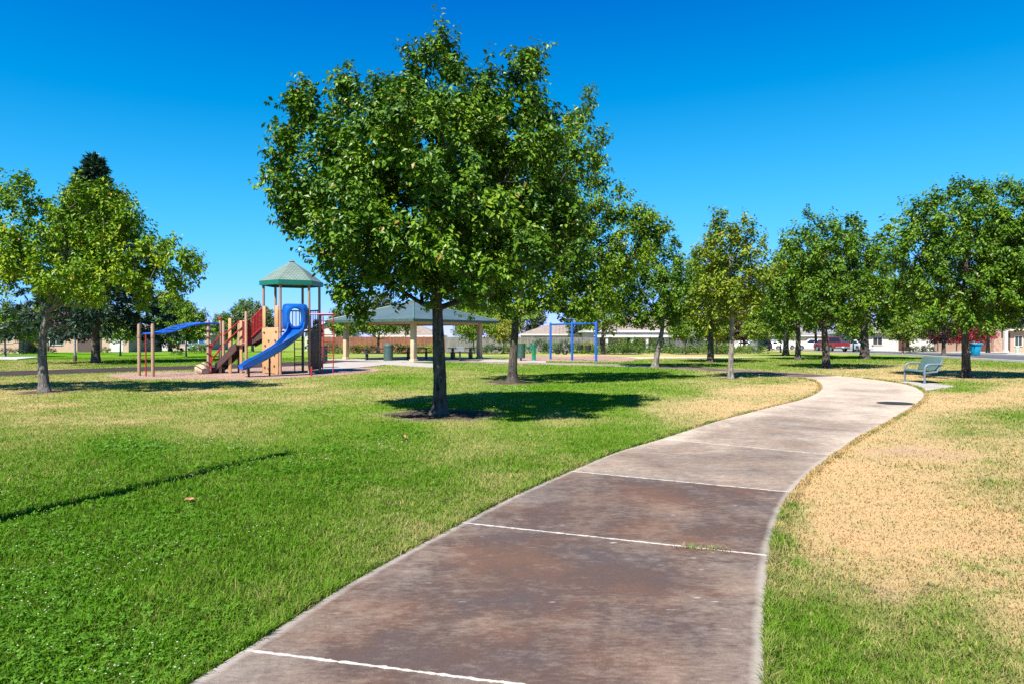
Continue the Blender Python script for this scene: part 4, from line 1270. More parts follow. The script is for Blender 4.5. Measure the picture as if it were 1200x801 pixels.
sA = make_shrub('rounded dark green shrub at the wall of the white house', G(717, 410.5), 1.35, 1.1, 1.55, 900, SHRUB_DK, 41, .15)
SG = 'shrubs planted along the far fences'
SHR = [  # px, py, scale, material, label
    (732, 410.6, (1.0, 1, 1.05), SHRUB, 'fresh green shrub between the white wall and the dark one'), (746, 410.4, (1.1, 1, 1.05), SHRUB, 'wide green shrub below the low white eave'),
    (764, 410.5, (1.15, 1, 1.0), SHRUB_DK, 'broad dark shrub beside the leaning trunk'), (781, 410.6, (1.0, 1, .95), SHRUB_DK, 'dark shrub at the grey fence end, right of the leaning trunk'),
    (633, 412, (.9, 1, 1.0), SHRUB_DK, 'dark rounded shrub behind the green drinking fountain'), (646, 411.2, (.95, 1, .85), SHRUB, 'green shrub behind the first blue swing post'),
    (661, 411.4, (.95, 1, .9), SHRUB_DK, 'dark shrub before the grey fence, above the bucket swings'), (676, 411.2, (1.0, 1, .8), SHRUB, 'light shrub behind the middle swing post'),
    (690, 411.4, (1.0, 1, .8), SHRUB_Y, 'yellowish shrub behind the belt swings'), (606, 412, (1.0, 1, .8), SHRUB_Y, 'yellow green shrub beside the second largest trunk'),
    (574, 411.5, (1.1, 1, .75), SHRUB_DK, 'dark shrub beyond the last pavilion post'), (560, 411.3, (.9, 1, .7), SHRUB, 'green shrub by the thin white trunk behind the pavilion'),
    (595, 412.2, (1.0, 1, .6), SHRUB, 'low green shrub beyond the bare earth ring'),
    (387, 411.8, (.95, 1, .85), SHRUB_DK, 'dark shrub left of the first pavilion post'), (396, 412.6, (.8, 1, .5), SHRUB, 'low green shrub at the first pavilion post'),
    (412, 412.3, (.85, 1, .6), SHRUB, 'green shrub before the red fence by the first post'), (424, 412, (.9, 1, .75), SHRUB_Y, 'yellow shrub before the red fence, nearest the spreading tree'),
    (436, 412, (.8, 1, .65), SHRUB_Y, 'yellow green shrub under the spreading tree'), (463, 411.5, (.9, 1, .8), SHRUB, 'green shrub above the picnic table nearest the round bin'),
    (476, 411.6, (.85, 1, .7), SHRUB_Y, 'yellow shrub seen just beside the front pavilion post'), (498, 411.4, (1.0, 1, .75), SHRUB, 'green shrub between the front post and the largest trunk'),
    (507, 411.8, (.8, 1, .8), SHRUB_Y, 'yellow shrub beside the largest trunk'), (840, 411.6, (1.25, 1, .85), SHRUB, 'bright spreading shrub under the rusty tree'),
    (852, 411.8, (1.2, 1, .7), SHRUB, 'bright spreading shrub under the plum tree'), (822, 411.4, (1.2, 1, .85), SHRUB_DK, 'dark shrub below the end of the white eave'),
    (872, 411, (.8, 1, .55), SHRUB_Y, 'yellow green shrub beside the utility cabinet'), (52, 412, (1.0, 1, .55), OLIVE, 'grey green shrub beneath the wooden fence end'),
    (44, 410.5, (.5, 1, .85), SHRUB_Y, 'yellow shrub at the wooden fence end'), (8, 413.3, (1.3, 1, .45), SHRUB_DK, 'low dark hedge shrub along the brick wall'),
    (120, 410.8, (.7, 1, .5), SHRUB, 'small green shrub at the tan house corner'), (208, 415.5, (.45, 1, .35), SHRUB_DK, 'small dark shrub beside the round green tree'),
    (232, 411.5, (.9, 1, .8), SHRUB, 'green shrub behind the stair posts'), (1086, 408.4, (.65, 1, .7), SHRUB_DK, 'clipped dark shrub at the white wall'),
    (1074, 411, (.9, 1, .6), SHRUB_DK, 'dark low shrub near the clipped one'), (1099, 407.9, (.5, 1, .5), SHRUB_DK, 'small clipped ball shrub at the white wall'), (1141, 408.4, (.9, 1, .8), SHRUB, 'green shrub just behind the blue bin'),
    (1064, 408.8, (.7, 1, .5), PLUM, 'purple leaved shrub before the white wall')]
for i, (px, py, sc, mt, lab) in enumerate(SHR):
    sc = (sc[0] * 1.15, 1.1, sc[2] * 1.22) if 590 < px < 880 else sc
    dup(sA, (*G(px, py), 0), i * 1.7, lab, None, sc, {'leaf_shrub_dark': mt} if mt is not SHRUB_DK else None)
# ground cover in front of the white house
rng = np.random.default_rng(55)
m = 420
cx = rng.uniform(6.5, 26.0, m)
cy = 70.5 + rng.uniform(-1.4, 1.6, m)
V, F, T = leaf_cloud(rng, np.stack([cx, cy, rng.uniform(.12, .45, m)], 1), np.array([[15.0, 70.5, -3]]), 3, 8, .16, .3, .12, .4, .2)
V[:, 2] = np.maximum(V[:, 2], .01)
kind(np_mesh('ground_cover', V, F, SHRUB, {'tint': ('POINT', T)}), 'stuff', 'low green ground cover along the foot of the shrubs', 'ground cover')
# ------------------------------------------------------------------ playground
M_TAN = pmat('tan_powder_coat', (0.33, 0.205, 0.125), 0.5, 0.08, 3, dirt=0.25)
M_TANP = pmat('tan_plastic', (0.46, 0.265, 0.125), 0.55, 0.06, 3, dirt=0.2)
M_RED = pmat('red_powder_coat', (0.32, 0.016, 0.022), 0.4, 0.1, 4)
M_BLUE = pmat('blue_plastic', (0.003, 0.085, 0.36), 0.32, 0.08, 2, dirt=0.12)
M_BLUE2 = pmat('blue_powder_coat', (0.004, 0.085, 0.42), 0.4, 0.08, 3)
M_BROWN = pmat('dark_brown_coated_deck', (0.070, 0.032, 0.026), 0.6, 0.2, 8, 0.3)
M_TEAL = pmat('teal_coat', (0.004, 0.125, 0.085), 0.42, 0.08, 3)
M_ROOFP = shingle_mat('grey_green_roof_tiles', (0.165, 0.225, 0.195), (0.18, 0.245, 0.21), 7, 7)
M_DARK = pmat('black_metal', (0.022, 0.022, 0.024), 0.5, 0.2, 6)
M_GALV = pmat('galvanised_steel', (0.34, 0.35, 0.36), 0.45, 0.12, 6, metallic=0.6)
M_ROCK = pmat('tan_moulded_rock', (0.46, 0.32, 0.21), 0.8, 0.2, 3, 0.6)

TC = (-9.70, 30.1)
play = thing('play_structure', 'playground tower with hexagonal green roof, curved blue slide, red rails and overhead ladder', 'playground', (TC[0], TC[1], 0))


def lx(px, y):                      # local x of something seen at pixel column px, y metres from the tower's centre
    return (px - 600) / 800.0 * (TC[1] + y) - TC[0]


HR, H0 = 1.18, 24.5
HV = [Vector((HR * math.cos(R(H0 + 60 * k)), HR * math.sin(R(H0 + 60 * k)), 0)) for k in range(6)]
for v in HV:
    mb = MB()
    mb.tube([(v.x, v.y, -.05), (v.x, v.y, 3.82)], .058, 12)
    mb.tube([(v.x, v.y, 1.78), (v.x, v.y, 1.90)], .072, 12)
    mb.build('post', M_TAN, play, True)
# roof
mb = MB()
RE = 1.34
ring = lambda r, z: [Vector((r * math.cos(R(H0 + 60 * k)), r * math.sin(R(H0 + 60 * k)), z)) for k in range(6)]
r0, r1, r2 = ring(RE, 3.99), ring(.72, 4.47), ring(.10, 4.86)
for k in range(6):
    j = (k + 1) % 6
    mb.add([r0[k], r0[j], r1[j], r1[k]], [(0, 1, 2, 3)], [[(0, 0), (1.4, 0), (1.06, .85), (.34, .85)]])
    mb.add([r1[k], r1[j], r2[j], r2[k]], [(0, 1, 2, 3)], [[(.34, .85), (1.06, .85), (.75, 1.6), (.65, 1.6)]])
mb.add(r2, [tuple(range(6))], [[(0, 0)] * 6])
roof = mb.build('roof', M_ROOFP, play)
mb = MB()
a0, a1, b0, b1 = ring(RE + .015, 3.80), ring(RE + .015, 3.995), ring(RE - .05, 3.80), ring(RE - .05, 3.985)
for k in range(6):
    j = (k + 1) % 6
    mb.add([a0[k], a0[j], a1[j], a1[k], b0[k], b0[j], b1[j], b1[k]], [(0, 1, 2, 3), (5, 4, 7, 6), (1, 0, 4, 5), (3, 2, 6, 7)])
mb.add(ring(RE - .05, 3.9), [tuple(range(6))])
mb.build('fascia', M_TEAL, roof)
mb = MB()
mb.lathe([(.11, 4.84), (.13, 4.88), (.08, 4.93), (.01, 4.95)], 12)
mb.build('roof_cap', M_ROOFP, roof, True)
mb = MB()
mb.prism([(v.x * .99, v.y * .99) for v in HV], 1.77, 1.83, 'z')
mb.build('deck', M_BROWN, play)
# climbing wall between two posts
v3, v4, v5, v0, v1, v2 = HV[3], HV[4], HV[5], HV[0], HV[1], HV[2]


def face(a, b):
    e = (b - a).normalized()
    n = Vector((e.y, -e.x, 0))
    if n.dot((a + b) / 2) < 0:
        n = -n
    return (a + b) / 2, e, n, math.atan2(e.y, e.x)


mid, e, nrm, ang = face(v3, v4)
cw = MB().box(mid + nrm * .075 + Vector((0, 0, 1.0)), (1.12, .05, 1.94), ang, bev=.02).build('climbing_wall', M_TANP, play, True)
rr_ = random.Random(3)
for i in range(6):
    for s in (0, 1, 2):
        if rr_.random() < .7:
            p = mid + e * (-.36 + .36 * s + rr_.uniform(-.09, .09)) + nrm * .115 + Vector((0, 0, .3 + .29 * i + rr_.uniform(-.06, .06)))
            MB().box(p, (.10, .07, .07), ang + rr_.uniform(-.5, .5), .7, .022).build('hold', M_BROWN, cw, True)
for s in (-1, 1):
    p = mid + e * (.44 * s) + nrm * .07
    MB().box(p + Vector((0, 0, 2.44)), (.22, .05, .92), ang, bev=.04).build('side_panel', M_TANP, play, True)
    MB().box(p + Vector((0, 0, .02)), (.12, .07, .10), ang, bev=.01).build('foot', M_TAN, play, True)
# slide hood with an oval opening, and the curved slide
mid, e, nrm, ang = face(v4, v5)
NS = 40
def hoodloop(hw, hh, zc, pw, off):
    out = []
    for k in range(NS):
        th = 2 * math.pi * k / NS
        c_, s_ = math.cos(th), math.sin(th)
        x_ = hw * math.copysign(abs(c_) ** pw, c_)
        z_ = hh * math.copysign(abs(s_) ** pw, s_)
        out.append(mid + e * x_ + nrm * off + Vector((0, 0, zc + z_)))
    return out
mb = MB()
loops = [hoodloop(.52, .56, 2.42, .28, .03), hoodloop(.52, .56, 2.42, .28, .10), hoodloop(.47, .52, 2.41, .5, .13), hoodloop(.40, .50, 2.40, .75, .30), hoodloop(.37, .48, 2.40, .8, .36), hoodloop(.28, .41, 2.40, .85, .37),
         hoodloop(.245, .385, 2.40, .85, .33), hoodloop(.245, .385, 2.40, .85, .03)]
for i in range(len(loops)):
    A, B = loops[i], loops[(i + 1) % len(loops)]
    o = len(mb.v)
    mb.add(A + B, [(k, (k + 1) % NS, NS + (k + 1) % NS, NS + k) for k in range(NS)])
slide_pts = [mid + Vector((0, 0, 1.90)), mid + nrm * .38 + Vector((0, 0, 1.86)), Vector((.66, -1.80, 1.58)), Vector((.42, -2.22, 1.22)), Vector((.02, -2.52, .90)), Vector((-.42, -2.80, .60)), Vector((-.72, -3.02, .42)), Vector((-.98, -3.2, .33))]
sp = spline([tuple(p) for p in slide_pts], 6)
prof = [(-.345, .25), (-.295, .25), (-.26, .08), (-.14, .005), (.14, .005), (.26, .08), (.295, .25), (.345, .25), (.32, .02), (.17, -.06), (-.17, -.06), (-.32, .02)]
sl = MB()
vs = []
for i, p in enumerate(sp):
    t = Vector(sp[min(i + 1, len(sp) - 1)] - sp[max(i - 1, 0)]).normalized()
    lat = Vector((t.y, -t.x, 0)).normalized()
    upv = lat.cross(t)
    if upv.z < 0:
        upv = -upv
    f = i / (len(sp) - 1)
    hs_ = 1.0 if f > .25 else 1.0 + .5 * (1 - f / .25)
    if f > .86:
        hs_ = 1.0 - .45 * (f - .86) / .14
    for s, h in prof:
        vs.append(Vector(p) + lat * s + upv * (h * hs_ if h > 0 else h))
n = len(prof)
fs = [(i * n + k, i * n + (k + 1) % n, (i + 1) * n + (k + 1) % n, (i + 1) * n + k) for i in range(len(sp) - 1) for k in range(n)]
fs += [tuple(range(n)), tuple((len(sp) - 1) * n + k for k in reversed(range(n)))]
sl.add(vs, fs)
slide = sl.build('slide', M_BLUE, play, True)
mb.build('hood', M_BLUE, slide, True)
MB().tube([(-.74, -3.04, -.05), (-.74, -3.04, .36)], .045, 10).build('slide_support', M_DARK, slide, True)
MB().tube([(-.12, -2.45, -.05), (-.12, -2.45, .92)], .04, 10).build('slide_support', M_DARK, slide, True)
# red barriers of the tower
def barrier(a, b, z0, z1, nb, parent=play, inset=.07, rail=.030, bar=.019, name='railing', slope=0.0):
    a, b = Vector(a), Vector(b)
    dr = (b - a).normalized()
    a, b = a + dr * inset, b - dr * inset
    up = Vector((0, 0, 1))
    mb = MB()
    mb.tube([a + up * (z1), b + up * (z1 + slope)], rail, 8)
    mb.tube([a + up * z0, b + up * (z0 + slope)], rail, 8)
    for i in range(nb):
        f = (i + .5) / nb
        p = a.lerp(b, f) + up * (slope * f)
        mb.tube([p + up * z0, p + up * z1], bar, 6)
    return mb.build(name, M_RED, parent, True)


barrier(v1, v2, 1.95, 2.75, 7)
barrier(v0, v1, 1.95, 2.75, 7)
# dark panel under the deck on the right face, with the red climber beyond it
mid, e, nrm, ang = face(v5, v0)
MB().box(mid + Vector((0, 0, 1.0)) + nrm * -.02, (.92, .04, 1.7), ang, bev=.02).build('lower_panel', M_BROWN, play, True)
mb = MB()
for (ax_, ay_) in ((v5.x + .05, v5.y), (v0.x + .03, v0.y)):
    mb.tube([(ax_, ay_, 2.55), (2.0, ay_ - .05, 2.55)], .03, 8)
mb.tube([(2.0, v5.y - .05, 2.55), (2.0, v0.y - .05, 2.55)], .03, 8)
cl_ = []
for s in (0, 1):
    x_, y_ = 1.52 + .40 * s, -.55 + .2 * s
    pts = [(x_, y_, 2.55), (x_ + .03, y_ - .02, 1.7), (x_ + .02, y_ - .04, .9), (x_ - .02, y_ - .05, -.05)]
    cl_.append(pts)
    mb.tube(pts, .023, 8)
for z_ in (2.25, 1.95, 1.66, 1.37, 1.08, .78, .48):
    mb.tube([(1.52, -.56, z_), (1.94, -.37, z_)], .018, 6)
    mb.tube([(1.52, -.56, z_), (1.30, -.05, z_ + .05)], .015, 6)
mb.tube([(1.30, -.05, 2.55), (1.28, -.05, -.05)], .023, 8)
mb.build('climber', M_RED, play, True)
# red ladder and teal pole below the deck
mb = MB()
for s in (-.18, .18):
    mb.tube([(s - .02, 1.0, -.05), (s - .02, .95, 1.8)], .024, 8)
for z_ in (.35, .7, 1.05, 1.4):
    mb.tube([(-.2, .98, z_), (.16, .98, z_)], .02, 6)
mb.build('ladder', M_RED, play, True)
MB().tube([(.42, .2, -.05), (.42, .2, 1.8)], .03, 10).build('pole', M_TEAL, play, True)

# stairs: lower flight, landing, upper flight into the tower
Y0, Y1 = -.48, .52
def flight(xa, za, xb, zb, ns):
    mb = MB()
    for i in range(ns):
        f = (i + .5) / ns
        x_, z_ = xa + (xb - xa) * f, za + (zb - za) * (i + 1) / ns
        w_ = (xb - xa) / ns
        mb.box((x_, (Y0 + Y1) / 2, z_ - .03), (w_ + .04, Y1 - Y0, .05), bev=.012)
        mb.box((x_ - w_ / 2, (Y0 + Y1) / 2, z_ - .03 - (zb - za) / ns / 2), (.02, Y1 - Y0 - .05, (zb - za) / ns - .04))
    for y_ in (Y0 - .02, Y1 + .02):
        mb.prism([(xa - .02, max(0.02, za - .12)), (xa - .02, za + .20), (xb, zb + .12), (xb + .02, zb - .24)], y_ - .025, y_ + .025, 'y')
    return mb.build('stairs', M_BROWN, play, True)


sx0, sx1, sx2 = lx(249, 0), lx(282, 0), lx(293, 0)
flight(sx0 + .35, .22, sx1, 1.25, 5)
MB().box((sx0 + .02, .02, .22), (.66, 1.0, .06), bev=.015).box((sx0 + .02, -.42, .09), (.5, .06, .2)).box((sx0 + .02, .46, .09), (.5, .06, .2)).build('transfer_platform', M_BROWN, play, True)
MB().box(((sx1 + sx2) / 2 + .02, .02, 1.22), (sx2 - sx1 + .1, 1.02, .06), bev=.015).build('landing', M_BROWN, play, True)
flight(sx2 + .04, 1.25, -1.0, 1.83, 3)
for (px, y_, top, w_) in ((244, -.55, 2.30, 0), (258, -.34, 2.28, 0), (269.5, -.36, 2.38, .145), (282.5, -.36, 2.28, .13), (288.5, -.70, 2.66, 0), (262, .62, 2.28, 0), (280, .64, 2.28, 0), (300, -.5, 2.45, .14)):
    x_ = lx(px, y_)
    if w_:
        z0_ = 1.9 if px == 300 else -.05
        MB().box((x_, y_, (top + z0_) / 2), (w_, .06, top - z0_), bev=.025).build('side_panel', M_TANP, play, True)
    else:
        mb = MB()
        mb.tube([(x_, y_, -.05), (x_, y_, top - .03), (x_, y_, top)], [.062, .062, .045], 12)
        mb.build('post', M_TAN, play, True)
for y_ in (-.56, .60):
    barrier((lx(246, y_), y_, 0), (lx(262, y_), y_, 0), .55, 1.15, 0, slope=.62)
    barrier((lx(260, y_), y_, 0), (lx(282, y_), y_, 0), 1.25, 1.62, 0, slope=.62)
    barrier((lx(246, y_), y_, 0), (lx(247.6, y_), y_, 0), .15, 1.3, 3, inset=0)
    barrier((lx(284, y_), y_, 0), (lx(294, y_), y_, 0), 1.3, 2.25, 6, inset=.02, bar=.026)
    barrier((lx(294, y_), y_, 0), (lx(308, y_), y_ , 0), 1.55, 2.35, 7, slope=.45, inset=.03, bar=.024)
# small red sign-like finials and brackets seen over the stair posts
MB().box((lx(258, -.34), -.34, 2.36), (.13, .13, .14), bev=.03).build('post_cap', M_RED, play, True)
# overhead ladder to the two far posts
pA, pB = (lx(163, -2.3), -2.3), (lx(179, -2.9), -2.9)
for (x_, y_) in (pA, pB):
    mb = MB()
    mb.tube([(x_, y_, -.05), (x_, y_, 2.05), (x_, y_, 2.10)], [.065, .065, .048], 12)
    mb.tube([(x_, y_, 1.55), (x_, y_, 1.66)], .076, 12)
    mb.build('post', M_TAN, play, True)
qA, qB = (lx(244, -.55), -.55), (lx(258, -.34), -.34)
zz = [1.70, 1.72, 1.80, 1.94, 2.06, 2.13, 2.15, 2.14]
mb = MB()
rails = []
for (p, q) in ((pA, qA), (pB, qB)):
    pts = spline([(p[0] + (q[0] - p[0]) * t, p[1] + (q[1] - p[1]) * t, z_) for t, z_ in zip(np.linspace(0, 1, 8), zz)], 5)
    mb.tube([tuple(p_) for p_ in pts], .040, 8)
    rails.append(pts)
for i in range(2, len(rails[0]) - 1, 3):
    mb.tube([tuple(rails[0][i]), tuple(rails[1][i])], .026, 6)
mb.build('overhead_ladder', M_BLUE2, play, True)
mx, my = (pA[0] + pB[0]) / 2, (pA[1] + pB[1]) / 2
MB().tube([(mx, my, -.05), (mx, my, 1.70)], .028, 8).build('pole', M_RED, play, True)

o = MB().tube([(0, 0, -.05), (0, 0, .36), (0, 0, .385)], [.04, .04, .028], 10).build('marker_post', M_RED, None, True)
o.location = (*G(365, 440.2), 0)
tag(o, 'short red marker post at the front edge of the play area', 'post')
# moulded rock at the foot of the stairs
bm = bmesh.new()
bmesh.ops.create_icosphere(bm, subdivisions=3, radius=1.0)
rk = random.Random(5)
for v in bm.verts:
    c_ = v.co
    k = 1 + .16 * math.sin(3.1 * c_.x + 1) * math.cos(2.7 * c_.y) + .12 * math.sin(5 * c_.z + 2 * c_.x) + rk.uniform(-.03, .03)
    v.co = Vector((c_.x * .32 * k, c_.y * .42 * k, max(-.02, c_.z * .42 * k + .08)))
mb = MB()
mb.add([v.co.copy() for v in bm.verts], [[v.index for v in f.verts] for f in bm.faces])
bm.free()
o = mb.build('stepping_rock', M_ROCK, None, True, False)
o.location = (*G(237.5, 437.5), 0)
tag(o, 'tan moulded stepping rock at the foot of the play stairs', 'rock')

# ------------------------------------------------------------------ pavilion
pav = thing('picnic_pavilion', 'open picnic shelter with a green metal hip roof on tan posts', 'pavilion', (PN.x, PN.y, 0))
M_PROOF = None
m, nt, out = new_mat('green_standing_seam_roof')
tc = nd(nt, 'ShaderNodeTexCoord')
wv = nd(nt, 'ShaderNodeTexWave', {'Vector': tc.outputs['UV'], 'Scale': 0.5, 'Distortion': 0.0}, wave_type='BANDS', bands_direction='X')
nz = nd(nt, 'ShaderNodeTexNoise', {'Vector': tc.outputs['Object'], 'Scale': 0.8, 'Detail': 6.0})
seam = ramp(nt, wv.outputs['Fac'], [(0.9, (0, 0, 0)), (0.97, (1, 1, 1))])
c = ramp(nt, nz.outputs['Fac'], [(0.3, (0.075, 0.110, 0.098)), (0.7, (0.11, 0.152, 0.138))])
c = mixc(nt, math_n(nt, 'MULTIPLY', seam, 0.45), c, (0.05, 0.085, 0.075))
b = nd(nt, 'ShaderNodeBsdfPrincipled', {'Base Color': c, 'Roughness': 0.42, 'Metallic': 0.15})
bp = nd(nt, 'ShaderNodeBump', {'Strength': 0.6, 'Distance': 0.04, 'Height': seam})
nt.links.new(bp.outputs[0], b.inputs['Normal'])
nt.links.new(b.outputs[0], out.inputs[0])
M_PROOF = m
M_POST = pmat('tan_stucco_post', (0.50, 0.37, 0.235), 0.75, 0.06, 2, dirt=.15)
S = 6.5
def lp(a, b_, z_):
    v = PA * a + PB * b_
    return Vector((v.x, v.y, z_))
pang = math.atan2(PA.y, PA.x)
for (a, b_) in ((0, 0), (S, 0), (0, S), (S, S)):
    mb = MB()
    mb.box(lp(a, b_, 1.30), (.30, .30, 2.60), pang, bev=.02)
    mb.box(lp(a, b_, .10), (.40, .40, .16), pang, bev=.02)
    mb.build('post', M_POST, pav, True)
ov, zE, zA = .95, 2.60, 3.95
E = [lp(-ov, -ov, zE), lp(S + ov, -ov, zE), lp(S + ov, S + ov, zE), lp(-ov, S + ov, zE)]
ctr = lp(S / 2, S / 2, zA)
mb = MB()
rp = []
for k in range(4):
    a_, b_ = E[k], E[(k + 1) % 4]
    t1, t0 = ctr.lerp(a_, .055), ctr.lerp(b_, .055)
    L_ = (b_ - a_).length
    mb.add([a_ + Vector((0, 0, .06)), b_ + Vector((0, 0, .06)), t0 + Vector((0, 0, .06)), t1 + Vector((0, 0, .06))], [(0, 1, 2, 3)], [[(-L_ / 2, 0), (L_ / 2, 0), (L_ * .027, 4.3), (-L_ * .027, 4.3)]])
    rp.append(t1 + Vector((0, 0, .06)))
mb.add(rp, [(0, 1, 2, 3)], [[(0, 0)] * 4])
proof = mb.build('roof', M_PROOF, pav)
mb = MB()
mb.add([p + Vector((0, 0, .0)) for p in E] + [ctr.lerp(p, .055) for p in E], [(0, 1, 5, 4), (1, 2, 6, 5), (2, 3, 7, 6), (3, 0, 4, 7), (4, 5, 6, 7)])
mb.build('ceiling', pmat('ceiling_boards', (0.42, 0.31, 0.20), .8, .1, 2), proof)
mb = MB()
for k in range(4):
    a_, b_ = E[k], E[(k + 1) % 4]
    dr = (b_ - a_).normalized()
    nn = Vector((dr.y, -dr.x, 0))
    if nn.dot((a_ + b_) / 2 - lp(S / 2, S / 2, 0)) < 0:
        nn = -nn
    c_ = (a_ + b_) / 2 + nn * .03 + Vector((0, 0, -.015))
    mb.box(c_, ((b_ - a_).length + .05, .05, .17), math.atan2(dr.y, dr.x))
mb.build('fascia', pmat('green_fascia', (0.045, 0.085, 0.07), .5), proof)
mb = MB()
for k in range(4):
    mb.tube([E[k] + Vector((0, 0, .075)), ctr.lerp(E[k], .05) + Vector((0, 0, .075))], .055, 8)
mb.lathe([(.34, zA - .02), (.36, zA + .06), (.05, zA + .22), (.0, zA + .23)], 4, (lp(S / 2, S / 2, 0).x, lp(S / 2, S / 2, 0).y, 0))
mb.build('ridge_cap', pmat('green_ridge', (0.09, 0.15, 0.13), .45), proof)
mb = MB()
for (a0_, b0_, a1_, b1_) in ((0, 0, S, 0), (S, 0, S, S), (S, S, 0, S), (0, S, 0, 0)):
    p, q = lp(a0_, b0_, 2.49), lp(a1_, b1_, 2.49)
    dr = (q - p).normalized()
    mb.box((p + q) / 2, ((q - p).length - .3, .18, .24), math.atan2(dr.y, dr.x))
mb.build('beam', M_POST, pav)

# picnic tables, black coated
def picnic(x, y, rz):
    t = thing('picnic_table', '', 'table', (x, y, .055), rz, 'picnic tables under the shelter')
    MB().box((0, 0, .735), (1.9, .76, .045), bev=.018).build('table_top', M_DARK, t, True)
    for s in (-1, 1):
        MB().box((0, s * .66, .44), (1.9, .27, .04), bev=.015).build('bench', M_DARK, t, True)
        mb = MB()
        mb.box((s * .62, 0, .36), (.09, .62, .72), bev=.01)
        mb.box((s * .62, 0, .40), (.06, 1.42, .06))
        for k in (-1, 1):
            mb.box((s * .62, k * .66, .21), (.07, .09, .42))
        mb.build('leg', M_DARK, t, True)
    return t


for (px, D, rz, lab) in ((441, 45.6, .12, 'black picnic table on the walk side of the shelter, near the round bin'), (489, 47.5, .05, 'black picnic table in the middle of the shelter, behind the front post'), (541, 47.2, -.1, 'black picnic table under the shelter, beyond the largest trunk')):
    picnic((px - 600) / 800 * D, D, rz)['label'] = lab
# grill on a pedestal
gr_ = thing('barbecue_grill', 'grey steel barbecue grill on a post at the shelter edge', 'grill', ((539 - 600) / 800 * 44.6, 44.6, .02))
MB().tube([(0, 0, -.05), (0, 0, .62)], .055, 10).build('post', M_DARK, gr_, True)
mb = MB()
mb.box((0, 0, .65), (.62, .46, .03)).box((-.30, 0, .78), (.02, .46, .26)).box((.30, 0, .78), (.02, .46, .26)).box((0, .22, .78), (.60, .02, .26)).box((0, -.22, .71), (.60, .02, .10))
mb.build('firebox', M_GALV, gr_)
mb = MB()
for i in range(12):
    mb.tube([(-.26 + i * .047, -.21, .80), (-.26 + i * .047, .21, .80)], .006, 5)
mb.build('grate', M_DARK, gr_)

# litter bins
def bin_prof(ribs, rad, z0, z1, m_, parent, name='barrel'):
    mb = MB()
    mb.lathe([(rad * .94, z0), (rad, z0 + .02), (rad, z1 - .03), (rad * 1.04, z1 - .03), (rad * 1.04, z1), (rad * .9, z1), (rad * .88, z1 - .08), (rad * .86, z0 + .05)], 28)
    for k in range(ribs):
        th = 2 * math.pi * k / ribs
        mb.box((rad * 1.01 * math.cos(th), rad * 1.01 * math.sin(th), (z0 + z1) / 2), (.018, .035, z1 - z0 - .1), th)
    return mb.build(name, m_, parent, True)


M_BING = pmat('grey_green_coat', (0.055, 0.10, 0.09), .5, .15, 5)
M_BING2 = pmat('dark_green_coat', (0.03, 0.085, 0.06), .5, .15, 5)
b1_ = thing('litter_bin', 'grey green ribbed barrel bin on a post, behind the red climber', 'bin', (*G(376.5, 431), .03))
MB().tube([(0, 0, -.05), (0, 0, .25)], .05, 10).box((0, 0, .25), (.34, .34, .03)).build('pedestal', M_DARK, b1_, True)
bin_prof(20, .29, .27, 1.10, M_BING, b1_)
b2_ = thing('litter_bin', 'dark green barrel bin on a post, between the trunk and the drinking fountain', 'bin', (*G(610.5, 422.4), .03))
MB().tube([(0, 0, -.05), (0, 0, .16)], .06, 10).build('pedestal', M_DARK, b2_, True)
bin_prof(20, .27, .16, 1.10, M_BING2, b2_)
b3_ = thing('litter_bin', 'round grey green bin with a domed lid beside the picnic tables', 'bin', ((455 - 600) / 800 * 44.3, 44.3, .03))
bin_prof(22, .29, .0, .92, M_BING, b3_)
MB().lathe([(.31, .92), (.32, .97), (.28, 1.06), (.14, 1.12), (.01, 1.13)], 24).build('lid', M_BING, b3_, True)
# drinking fountain
df = thing('drinking_fountain', 'bright green drinking fountain with a side bowl', 'fountain', (*G(625.5, 421.8), .02))
M_GRN = pmat('bright_green_coat', (0.008, 0.22, 0.11), .45, .08, 4)
MB().lathe([(.155, -.02), (.155, .04), (.135, .05), (.135, .98), (.15, 1.0), (.15, 1.04), (.03, 1.07)], 20).build('pedestal', M_GRN, df, True)
MB().box((-.30, 0, .80), (.36, .22, .14), bev=.03).lathe([(.02, .70), (.14, .74), (.20, .86), (.21, .90), (.18, .90), (.05, .82)], 20, (-.40, 0, 0)).build('bowl', M_GRN, df, True)

